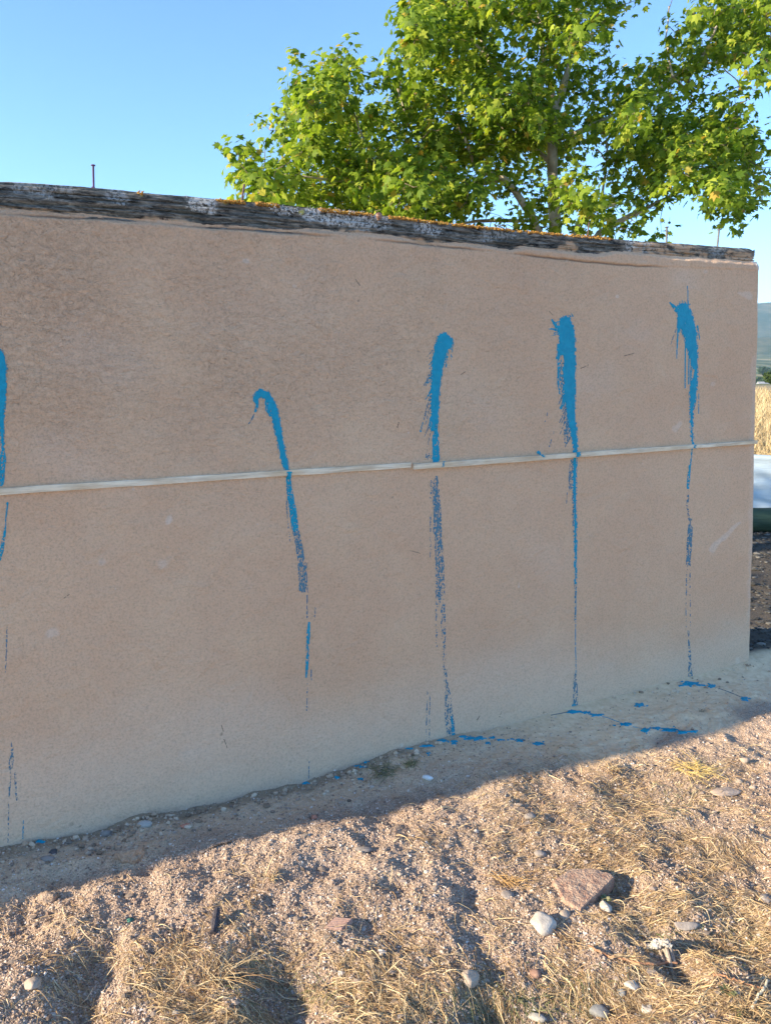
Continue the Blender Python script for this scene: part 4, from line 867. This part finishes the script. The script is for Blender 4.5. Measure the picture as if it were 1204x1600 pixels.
tuft(895, 1470, 60, .07, .025, M_STRAW, 'dry_tuft', 'flat straw tuft below the brick slab')
tuft(960, 1205, 40, .05, .035, M_STRAW, 'dry_tuft', 'ragged straw tuft just outside the wall shadow right of centre')
tuft(60, 1500, 26, .05, .03, M_STRAW, 'dry_tuft', 'thin sparse tuft at the far lower left')
tuft(290, 1480, 24, .04, .035, M_STRAW, 'dry_tuft', 'thin tuft left of the blackened wood chunk')
# green weeds
def weed(px, py, n_, size, label):
    c = on_ground(np.array([px]), np.array([py]))[0]; root = empty('weed', tuple(c)); tag(root, label, 'weed', 'small green weeds')
    ml = mat_leaf('weed_leaf', [(0.0, (.14, .16, .07)), (.6, (.28, .29, .15)), (1.0, (.46, .44, .27))], (1.4, 1.4, 1.0)) if 'weed_leaf' not in bpy.data.materials else bpy.data.materials['weed_leaf']
    for k in range(n_):
        a_ = rng.random() * 6.3; t = np.linspace(0, 1, 5)[:, None]; d = np.array([math.cos(a_), math.sin(a_), .0]); ce = c + d * size * t * (.6 + .5 * rng.random()) + np.array([0, 0, 1]) * size * (.9 * t - .5 * t ** 2) * (.5 + rng.random())
        w = size * .22 * np.sin(np.clip(t * .92 + .08, 0, 1) * math.pi) + .0005; sd = np.array([-d[1], d[0], .15]); v = np.concatenate([ce + sd * w, ce + np.array([0, 0, -.1 * size]) * w / size, ce - sd * w], 0)
        f = [(i, i + 1, 5 + i + 1, 5 + i) for i in range(4)] + [(5 + i, 5 + i + 1, 10 + i + 1, 10 + i) for i in range(4)]; mb = MB(); mb.add(v, f); mb.build('leaf', ml, root, True)
    rebase(root)
weed(945, 1410, 9, .025, 'tiny pale green weed sprouting behind the brick slab')
weed(1135, 1552, 14, .022, 'pale green weed with curled leaves at the lower right')
weed(1150, 1585, 12, .02, 'green weed nearest the bottom right corner')
weed(810, 1562, 7, .018, 'small dark green weed in the shaded bottom hollow')

# ------------------------------------------------------------------ plane tree behind the wall
def leaf_mesh():
    half = [(1.02, 90), (.55, 66), (.88, 46), (.48, 24), (.64, 4), (.32, -35), (.18, -70)]
    pts = [(r * math.cos(math.radians(a_)), r * math.sin(math.radians(a_))) for r, a_ in half]
    out = pts + [(-x, y) for x, y in pts[:0:-1]]
    v = [(0, 0, .0)] + [(x * .95, y, -.28 * abs(x) ** 1.3 - .12 * max(y, 0) ** 2) for x, y in out]; n_ = len(out)
    return np.array(v), np.array([(0, 1 + (i + 1) % n_, 1 + i) for i in range(n_)])
LV, LF = leaf_mesh(); LV = LV * np.array([1, 1, 1.0])
TMAP = {-6: "...........3333455554433........", -5: "..........455566666655544.......", -4: ".........45666777777666554......", -3: ".........56777888877777765444...", -2: "..........7788887778877544566655", -1: "..........8999878888865.34788855",
    0: "..........999987889962.439998311", 1: "..........99999758996..649998521", 2: "......51.38999845898 5.2779995411".replace(' ', ''), 3: "....1662368999978863467886546211", 4: "...1788368999998999889997213411.", 5: "...5997489999899999999994676311.",
    6: "..278589999888999999999989973...", 7: "34359999999997899996589999996100", 8: "25469999999998887673578999997432", 9: "17889999999998675674568789998622", 10: "1899999999999724746666642677421.", 11: "29999999999995347434653..2331...",
    12: "2777777777775444444443332.......", 13: "...444444444433333333222........"}
TD = 7.1
cl = []
for r, row in TMAP.items():
    for c_, ch in enumerate(row):
        if ch in '.0': continue
        k = int(ch) / 9; exp_ = 8.4 * k ** 2.2 * max(0.15, 1 + 2.2 * float(fbm(np.array([c_ / 1.9]), np.array([r / 1.7]), 888, 2)[0]))
        if r < 0: exp_ *= .5
        if r >= 12: exp_ *= .6
        cnt = int(exp_) + (rng.random() < exp_ % 1)
        for q in range(cnt):
            px = 330 + 30 * c_ + 30 * rng.random() + 9 * (c_ < 7); py = 30 * r + 30 * rng.random()
            sp_ = (.35 + .9 * k) * ((rng.random() - .5) * .8 + 2.4 * float(fbm(np.array([px / 70]), np.array([py / 60]), 889, 2)[0])); cl.append(at(px, py, TD + sp_ * 1.25 - (px < 700) * .3))
cl = np.array(cl)
tree = empty('plane_tree', tuple(at(868, 350, TD)[:2]) + (0.0,)); tag(tree, 'leafy plane tree with pale limbs standing behind the wall', 'tree')
trunk_pts = [at(868, 350, TD)]
base = at(872, 500, TD); base[:] = (trunk_pts[0][0] + .03, trunk_pts[0][1], -.05)
BR = [([(872, 640), (870, 500), (868, 350), (864, 310), (862, 260), (862, 200), (864, 160)], .055, .038, 0, 'trunk'),
      ([(868, 480), (846, 375), (832, 340), (810, 305), (790, 280), (770, 272), (745, 268)], .040, .016, -.25, 'limb'),
      ([(862, 262), (850, 245), (835, 230)], .022, .014, .1, 'limb'), ([(812, 212), (795, 170), (783, 145), (770, 120), (762, 90), (750, 60)], .022, .012, .1, 'limb'), ([(835, 232), (812, 212)], .016, .02, .1, 'limb'),
      ([(725, 215), (712, 185), (705, 175), (688, 173)], .010, .006, -.35, 'limb'), ([(745, 268), (725, 215)], .014, .010, -.3, 'limb'), ([(862, 200), (878, 140), (892, 90), (900, 50), (905, -40), (900, -120)], .034, .016, .15, 'limb'),
      ([(864, 160), (850, 90), (840, 20), (835, -80), (820, -150)], .030, .012, .0, 'limb'), ([(874, 470), (885, 400), (902, 350), (915, 330), (940, 325), (960, 320)], .028, .012, -.2, 'limb'),
      ([(880, 460), (935, 365), (960, 350), (1000, 330), (1010, 325), (1060, 300), (1120, 285)], .032, .010, .1, 'limb'), ([(940, 325), (942, 285), (948, 250), (946, 215)], .012, .007, -.1, 'limb'), ([(946, 250), (932, 232)], .008, .005, -.1, 'limb'),
      ([(892, 210), (960, 180), (1020, 150), (1050, 120), (1090, 100), (1150, 95)], .022, .008, .2, 'limb'), ([(1050, 120), (1040, 60), (1045, 10)], .010, .005, .2, 'limb'), ([(1090, 100), (1120, 40), (1130, -60)], .014, .006, .2, 'limb'),
      ([(862, 220), (892, 210)], .024, .022, .15, 'limb'), ([(1060, 300), (1100, 240), (1140, 200), (1165, 160)], .010, .005, .1, 'limb'), ([(1130, 108), (1150, 125), (1160, 145)], .005, .003, .2, 'limb'),
      ([(790, 280), (700, 300), (600, 290), (500, 280), (420, 270), (380, 255)], .016, .005, -.4, 'limb'), ([(600, 290), (560, 200), (545, 150), (530, 110)], .010, .004, -.4, 'limb'), ([(700, 300), (640, 200), (620, 140)], .012, .005, -.3, 'limb'),
      ([(830, 345), (740, 345), (690, 355)], .016, .010, .2, 'limb'), ([(840, 20), (740, 10), (700, -60)], .014, .006, 0, 'limb'), ([(722, 0), (726, 30), (735, 60), (762, 90)], .010, .010, -.2, 'limb'), ([(500, 280), (470, 200), (455, 150)], .007, .003, -.4, 'limb'), ([(420, 270), (410, 310), (395, 330)], .004, .002, -.4, 'limb')]
nodes = []
for pts, r0, r1, dd, nm in BR:
    q = np.array(pts, float); t = np.linspace(0, len(q) - 1, 6 * len(q)); x = np.interp(t, np.arange(len(q)), q[:, 0]); y = np.interp(t, np.arange(len(q)), q[:, 1])
    s = t / t[-1]; P_ = at(x, y, TD + dd * np.minimum(1, s * 1.5))
    if nm == 'trunk': P_[:, 2] = P_[0, 2] + (P_[:, 2] - P_[0, 2]); P_ = np.concatenate([[[P_[0, 0] + .02, P_[0, 1], -.1]], P_], 0); s = np.concatenate([[0], s]); r0_ = .075
    P_ = P_ + .010 * np.stack([fbm(s * 6 + k_, s * 0, int(abs(pts[0][0])) + 11, 3) for k_ in (0, 9, 17)], 1) * 2
    rad = (r0 + (r1 - r0) * s) * (1 + .25 * fbm(s * 14, s * 0, 951, 2)) * 1.05
    mb = MB(); tube(mb, P_, rad, 10); mb.build(nm, M_BARK, tree, True); nodes.append(P_[::2])
nodes = np.concatenate(nodes)
# grow twigs: every clump joins the nearest limb or already joined clump
dist0 = np.array([np.min(((nodes - c_) ** 2).sum(1)) for c_ in cl]); order = np.argsort(dist0); N = len(nodes) + len(cl); allp = np.zeros((N, 3)); allp[:len(nodes)] = nodes; nn = len(nodes); mb = MB()
for i in order:
    d2 = ((allp[:nn] - cl[i]) ** 2).sum(1); d2[:nn] += .02; j = int(np.argmin(d2)); a_ = allp[j]; b_ = cl[i]
    if i % 2 == 0 or True:
        mid = (a_ + b_) / 2 + np.array([0, 0, -.02]) + rng.normal(size=3) * .02; dd = math.sqrt(((a_ - b_) ** 2).sum())
        if dd > .03: tube(mb, [a_, mid, b_], [.0030 + .004 * dd, .0026, .0013], 4, False)
    allp[nn] = b_; nn += 1
mb.build('twigs', M_TWIG, tree, False, 'stuff')
# leaves
per = 15; m_ = len(cl) * per; C = np.repeat(cl, per, 0); off = rng.normal(size=(m_, 3)); off /= np.linalg.norm(off, axis=1)[:, None]; off *= (.03 + .125 * rng.random((m_, 1)))
P_ = C + off * np.array([1, 1, .8]); size = .035 + .038 * rng.random(m_) ** 1.2
# leaf blade normals lean up and out, towards the light; tips hang outwards
nrm = off / np.linalg.norm(off, axis=1)[:, None] * .7 + np.array([-.25, -.15, .75]) + rng.normal(size=(m_, 3)) * .55; nrm /= np.linalg.norm(nrm, axis=1)[:, None]
tip = off / np.linalg.norm(off, axis=1)[:, None] + np.array([0, 0, -.5]) + rng.normal(size=(m_, 3)) * .4; tip -= (tip * nrm).sum(1)[:, None] * nrm; tip /= np.linalg.norm(tip, axis=1)[:, None] + 1e-9
side = np.cross(tip, nrm)
dep = P_[:, 1]; PX_ = 602 + F * P_[:, 0] / (P_[:, 1] * cp - (P_[:, 2] - EYE) * sp); PY_ = 800 - F * (P_[:, 1] * sp + (P_[:, 2] - EYE) * cp) / (P_[:, 1] * cp - (P_[:, 2] - EYE) * sp)
vis = (PX_ > 330) & (PX_ < 1204) & (PY_ > 0) & (PY_ < 380); key = np.where(vis, dep, 99) - size * 8; near = np.argsort(key)[:300]; isn = np.zeros(m_, bool); isn[near] = True
ml = MB(); ml.add(LV, LF); lm = ml.mesh('leaf', M_LEAF, False)
TL = Vector(tree.location)
for i in near:
    o = bpy.data.objects.new('leaf', lm); COL.objects.link(o); o.parent = tree; s_ = size[i]
    o.matrix_parent_inverse = Matrix.Translation(-TL)
    M = Matrix(((side[i][0] * s_, tip[i][0] * s_, nrm[i][0] * s_, P_[i][0]), (side[i][1] * s_, tip[i][1] * s_, nrm[i][1] * s_, P_[i][1]), (side[i][2] * s_, tip[i][2] * s_, nrm[i][2] * s_, P_[i][2]), (0, 0, 0, 1)))
    o.matrix_basis = M
r_ = ~isn; S = size[r_][:, None, None]; V = P_[r_][:, None] + S * (LV[None, :, :1] * side[r_][:, None] + LV[None, :, 1:2] * tip[r_][:, None] + LV[None, :, 2:] * nrm[r_][:, None])
mb = MB(); mb.add(V.reshape(-1, 3), (LF[None] + (np.arange(r_.sum()) * len(LV))[:, None, None]).reshape(-1, 3)); mb.build('foliage', M_LEAF, tree, False, 'stuff')
# seed balls
mb = MB(); v, f = ico(1)
for x, y in [(1045, 348), (1137, 345), (1182, 190), (1082, 90), (1180, 92), (1080, 150), (1060, 130), (1150, 320), (1187, 283), (1075, 128), (1165, 188), (905, 75), (945, 66)]:
    p = at(x, y, TD - .1); mb.add(v * .014 + p, f); tube(mb, [p, p + np.array([0, 0, .05])], .0015, 3, False)
mb.build('seed_balls', smat('seed_ball_brown', (.10, .10, .05), (.16, .14, .07)), tree, False, 'stuff')
rebase_list = [c_ for c_ in tree.children if not c_.name.startswith('leaf')]
for c_ in rebase_list: c_.matrix_parent_inverse = Matrix.Translation(-TL)

# unseen evergreens, added to shade ground and sheet beyond the wall's far end
M_EVER = mat_leaf('evergreen_leaf', [(0.0, (.035, .06, .02)), (1.0, (.08, .12, .035))], (1.3, 1.3, 1))
def evergreen(cx, cy, cz, rx, ry, rz, m2, label, seed):
    et = empty('added_shade_tree', (cx, cy, 0)); tag(et, label, 'tree', 'unseen evergreens added for shade')
    mb = MB(); tube(mb, [(cx, cy, -.1), (cx + .05, cy, cz * .4), (cx, cy + .02, cz * 1.2)], [.12, .10, .05], 9); mb.build('trunk', M_BARK, et, True)
    d = rng.normal(size=(m2, 3)); d /= np.linalg.norm(d, axis=1)[:, None]; rad = rng.random((m2, 1)) ** .45
    lump = 1 + .5 * fbm(d[:, 0] * 2.5, d[:, 1] * 2.5 + d[:, 2], seed, 3)[:, None]; P2 = np.array([cx, cy, cz]) + d * rad * lump * np.array([rx, ry, rz])
    n2 = rng.normal(size=(m2, 3)); n2 /= np.linalg.norm(n2, axis=1)[:, None]; t2 = np.cross(n2, rng.normal(size=(m2, 3))); t2 /= np.linalg.norm(t2, axis=1)[:, None]; s2 = np.cross(t2, n2); S = .085
    q = np.array([(-.5, 0), (0, -1), (.5, 0), (0, 1)]); V = P2[:, None] + S * (q[None, :, :1] * s2[:, None] + q[None, :, 1:] * t2[:, None]); mb = MB(); mb.add(V.reshape(-1, 3), np.arange(m2 * 4).reshape(-1, 4)); mb.build('foliage', M_EVER, et, False, 'stuff')
    rebase(et)
evergreen(-5.2, 4.55, 2.25, 1.5, 1.6, 1.35, 9000, 'larger unseen evergreen, added to shade the sheet and ground past the wall', 970)
evergreen(-6.0, 2.55, 1.95, 1.3, 1.15, 1.25, 7000, 'smaller unseen evergreen, added to shade the ground just behind the wall end', 975)

# ------------------------------------------------------------------ beyond the right end of the wall
def drape():
    # white sheet tied down over a low stack
    x0, x1, y0, y1 = 2.95, 6.4, 7.30, 7.85; H = .62
    nx_, prof = 160, []
    L_ = np.linspace(0, 1, 70); mb = MB(); rows = []
    xs = np.linspace(x0, x1, nx_)
    for s in L_:
        if s < .45: q = s / .45; y = y0 - .05 * (1 - q) ** 2 + .03 * q; z = q * H
        elif s < .55: q = (s - .45) / .1; y = y0 + .03 + .07 * math.sin(q * math.pi / 2) ; z = H + .02 * math.sin(q * math.pi)
        else: q = (s - .55) / .45; y = y0 + .10 + (y1 - y0) * q; z = H - .45 * q * q
        w = .018 * fbm(xs * 1.3, xs * 0 + z * 16, 980, 3) + .008 * fbm(xs * 5, xs * 0 + z * 40, 981, 2)
        rows.append(np.stack([xs, y - w * 2, z - .06 * (xs - 3.7) + w * .8 + 0.02], 1))
    R = np.stack(rows, 0); mb.add(R.reshape(-1, 3), grid_faces(70, nx_))
    # end flap
    E = []
    for k in range(12): e_ = R[:, 0].copy(); e_[:, 0] -= .01 * k; e_[:, 2] = np.maximum(e_[:, 2] - (k / 11) * e_[:, 2], 0.0); E.append(e_)
    E = np.stack(E, 1)[:, ::-1]; mb.add(E.reshape(-1, 3), grid_faces(70, 12)); return mb
m = Mat('white_sheet', .35, .5); m.color(m.mix(m.ramp(m.noise(2), [(.4, 0.0), (.6, 1.0)]), (.46, .56, .62), (.56, .66, .70))); m.bump(m.noise(6, 4, .6, stretch=(.4, .4, 3)), .5, .02)
tag(drape().build('covered_stack', m.m, None, True), 'low stack under a white plastic sheet past the right end of the wall', 'covered stack')
mb = MB(); n_ = 60; t = np.linspace(0, 1, n_); q = np.stack([2.9 + 3.6 * t, 7.02 - .05 * t, .105 - .02 * t + .006 * fbm(t * 9, t * 0, 990, 3)], 1); tube(mb, q, .115 + .02 * fbm(t * 14, t * 0, 991, 3), 18)
tag(mb.build('tarpaulin_roll', simple('green_tarpaulin', (.02, .045, .028), (.06, .10, .065), 7, .6, .8, .02, 16, (.3, 1, 2)), None, True), 'dark green tarpaulin roll lying in front of the white sheet', 'tarpaulin')
# dark litter behind the wall
mb = MB(); m3 = 9000; x = 1.9 + 3.0 * rng.random(m3); y = 3.9 + 3.1 * rng.random(m3); keep = (x > .40 * y) & (x < .68 * y) & (y > 2.93 + .484 * x); x, y = x[keep], y[keep]; z = gz(x, y); v1, f1 = ico(1)
for i in range(len(x)):
    s_ = .005 + .016 * rng.random() ** 4; mb.add(v1 * (1 + .6 * (rng.random((len(v1), 1)) - .5)) * s_ * np.array([1.4, 1, .5]) + np.array([x[i], y[i], z[i] + .003]), f1)
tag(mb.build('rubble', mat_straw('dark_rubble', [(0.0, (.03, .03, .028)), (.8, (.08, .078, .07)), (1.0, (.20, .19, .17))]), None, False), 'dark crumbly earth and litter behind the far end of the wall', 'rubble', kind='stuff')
# tall dry grass of the field
mb = MB(); m4 = 26000; y = 9.2 + 30 * rng.random(m4) ** 1.5; x = y * (.36 + .32 * rng.random(m4)); keep = ~((y < 9.4) & (x > 2.9)); x, y = x[keep], y[keep]; m4 = len(x); z = gz(x, y); h = (.12 + .28 * rng.random(m4)) * np.clip(y / 20, .6, 1.1); w = .004 + .0035 * y / 12
dx = rng.normal(size=m4) * .12; dy = rng.normal(size=m4) * .12; an = rng.random(m4) * 3.1; cx, cy = np.cos(an) * w, np.sin(an) * w
V = np.stack([np.stack([x - cx, y - cy, z], -1), np.stack([x + cx, y + cy, z], -1), np.stack([x + dx * .4 + cx * .6, y + dy * .4 + cy * .6, z + h * .6], -1), np.stack([x + dx * .4 - cx * .6, y + dy * .4 - cy * .6, z + h * .6], -1), np.stack([x + dx, y + dy, z + h], -1)], 1)
k = (np.arange(m4) * 5)[:, None]; mb.add(V.reshape(-1, 3), k + np.array([0, 1, 2, 3])); mb.f3.append(k + np.array([3, 2, 4]))
tag(mb.build('field_grass', mat_straw('field_straw', [(0.0, (.24, .17, .08)), (.5, (.42, .32, .17)), (1.0, (.56, .46, .28))]), None, False), 'tall bleached dry grass of the field beyond the wall', 'grass', kind='stuff')
# far cottage, pole, trees, hills
def at_y(px, py, Y):
    d = ray(px, py); t = Y / d[1]; return np.array([0, 0, EYE]) + d * t
c = at_y(1189, 613, 240.); gzv = float(gz(c[0], c[1])); root = empty('cottage', (c[0], c[1], gzv)); tag(root, 'tiny white cottage with grey roof far away beyond the field', 'house')
wm = smat('whitewash', (.70, .68, .64), (.80, .78, .74), 1); rm = smat('grey_roof', (.24, .25, .27), (.32, .33, .35), 1); km = smat('dark_opening', (.03, .03, .035), (.05, .05, .05), 1)
b0 = np.array([c[0], c[1], gzv]); zt = 1.55 + (565 - 600) / F * 240 + 0.0
def part(name, lo, hi, m_): mb = MB(); box(mb, b0 + np.array(lo), b0 + np.array(hi)); mb.build(name, m_, root)
hgt = max(2.6, at_y(1189, 600, 240.)[2] - gzv); part('wall', (-.9, 0, -.3), (.9, 2, hgt), wm); part('wall', (1.0, .5, -.3), (3.0, 4.5, hgt - .4), wm); part('door', (-.55, -.06, 0), (-.15, 0, hgt * .55), km); part('window', (1.6, .42, hgt * .35), (2.3, .5, hgt * .6), km)
for (lx, hx, y0_, y1_, hz_) in ((-1.0, 1.0, -.1, 2.1, hgt), (.95, 3.15, .4, 4.6, hgt - .4)):
    mb = MB(); ym = (y0_ + y1_) / 2; v = [b0 + np.array(p) for p in [(lx, y0_, hz_), (hx, y0_, hz_), (hx, y1_, hz_), (lx, y1_, hz_), (lx, ym, hz_ + .7), (hx, ym, hz_ + .7)]]; mb.add(v, [(0, 1, 5, 4), (2, 3, 4, 5), (0, 3, 2, 1)]); mb.f3.append(np.array([(0, 4, 3), (1, 2, 5)])); mb.build('roof', rm, root)
rebase(root)
c = at_y(1202.5, 616, 90.); g_ = float(gz(c[0], c[1])); mb = MB(); tube(mb, [(c[0], c[1], g_ - .2), (c[0], c[1], at_y(1202, 590, 90.)[2])], [.035, .03], 8); tag(mb.build('post', smat('white_post', (.66, .66, .62), (.78, .78, .74))), 'thin white post in the field beyond the wall', 'post')
def far_tree(px, py, Y, h, w, label, seed):
    c = at_y(px, py, float(Y)); g_ = float(gz(c[0], c[1])); root = empty('far_tree', (c[0], c[1], g_)); tag(root, label, 'tree', 'trees beyond the field')
    mb = MB(); tube(mb, [(c[0], c[1], g_ - .3), (c[0], c[1], g_ + h * .6)], [h * .04, h * .02], 6); mb.build('trunk', M_TWIG, root)
    m_ = 420; r = np.random.default_rng(seed); d = r.normal(size=(m_, 3)); d /= np.linalg.norm(d, axis=1)[:, None]; P_ = np.array([c[0], c[1], g_ + h * .55]) + d * r.random((m_, 1)) ** .4 * np.array([w, w, h * .45]) * (1 + .6 * fbm(d[:, 0] * 2, d[:, 1] * 2 + d[:, 2], seed, 2)[:, None])
    n2 = r.normal(size=(m_, 3)); n2 /= np.linalg.norm(n2, axis=1)[:, None]; t2 = np.cross(n2, r.normal(size=(m_, 3))); t2 /= np.linalg.norm(t2, axis=1)[:, None]; s2 = np.cross(t2, n2); S = w * .22
    V = P_[:, None] + S * (q4[None, :, :1] * s2[:, None] + q4[None, :, 1:] * t2[:, None]); mb = MB(); mb.add(V.reshape(-1, 3), np.arange(m_ * 4).reshape(-1, 4)); mb.build('crown', bpy.data.materials['evergreen_leaf'], root); rebase(root)
q4 = np.array([(-.7, 0), (0, -.7), (.7, 0), (0, .7)])
FT = [(1197, 611, 230, 2.6, 1.6, 'low dark bush right beside the far cottage'), (1203, 622, 60, 1.0, .7, 'green bush at the crest of the field by the white post'), (1184, 596, 320, 4.5, 3.0, 'small tree just behind the far cottage'), (1196, 593, 360, 4.5, 3.2, 'rounded tree above the cottage roof, on the slope'), (1188, 582, 460, 4.5, 4.0, 'tree on the plain well above the cottage'), (1201, 585, 430, 4.5, 4.0, 'tree on the plain at the right edge of the view'), (1193, 574, 620, 6, 5, 'distant tree, highest and smallest of those on the plain'), (1210, 576, 600, 6, 5, 'distant tree beyond the right edge, near the highest one')]
for i, f_ in enumerate(FT): far_tree(*f_, 1000 + i)
def hill(name, Y, pxs, pys, depth, mat, seed):
    xs_ = np.linspace(-1.1 * Y, 1.5 * Y, 160); px_ = 602 + xs_ / Y * F * 1.0; top = EYE + (565 - np.interp(px_, pxs, pys)) / F * Y * 1.02 + Y * .008 * fbm(xs_ / Y * 9, xs_ * 0, seed, 4)
    rows = []; low = float(gz(0, Y - depth)) - 12
    for s in np.linspace(0, 1, 24):
        y = Y - depth + depth * s; k = math.sin(s * math.pi / 2); rows.append(np.stack([xs_, np.full(160, y), low + (top - low) * k ** 1.2 + Y * .006 * fbm(xs_ / Y * 22, xs_ * 0 + s * 3, seed + 3, 3) * math.sin(s * math.pi)], 1))
    b = rows[-1].copy(); b[:, 1] += depth; b[:, 2] = low; rows.append(b); R = np.stack(rows, 0); mb = MB(); mb.add(R.reshape(-1, 3), grid_faces(len(rows), 160)); mb.build(name, mat, None, True, 'structure')
hm = Mat('far_scrub', .95, .1); hm.color(hm.ramp(hm.noise(.012, 6, .7), [(.4, (.05, .075, .04)), (.6, (.16, .15, .09))]))
hill('low_ridge', 1350., [-2000, 0, 600, 1180, 1204, 3000], [540, 536, 538, 531, 529, 535], 160, hm.m, 1100)
hill('mountain', 2350., [-2000, 0, 600, 1100, 1180, 1204, 1400, 3000], [520, 505, 512, 490, 481, 479, 470, 520], 500, hm.m, 1110)

# ------------------------------------------------------------------ haze over the plain
HAZE = 2.0e-4
mb = MB(); box(mb, (-1490, -590, -32), (2390, 2660, 195)); hz = mb.build('haze', None, None, False, 'stuff'); tag(hz, 'thin pale summer haze over the plain', 'haze')
m = bpy.data.materials.new('haze_air'); m.use_nodes = True; t = m.node_tree; t.nodes.remove(t.nodes['Principled BSDF']); pv = t.nodes.new('ShaderNodeVolumePrincipled'); pv.inputs['Color'].default_value = (.50, .78, 1, 1); pv.inputs['Density'].default_value = HAZE; pv.inputs['Anisotropy'].default_value = .2
t.links.new(pv.outputs[0], t.nodes['Material Output'].inputs['Volume']); hz.data.materials.append(m)
print('leaves', len(cl) * per, 'straw', a1, a2)
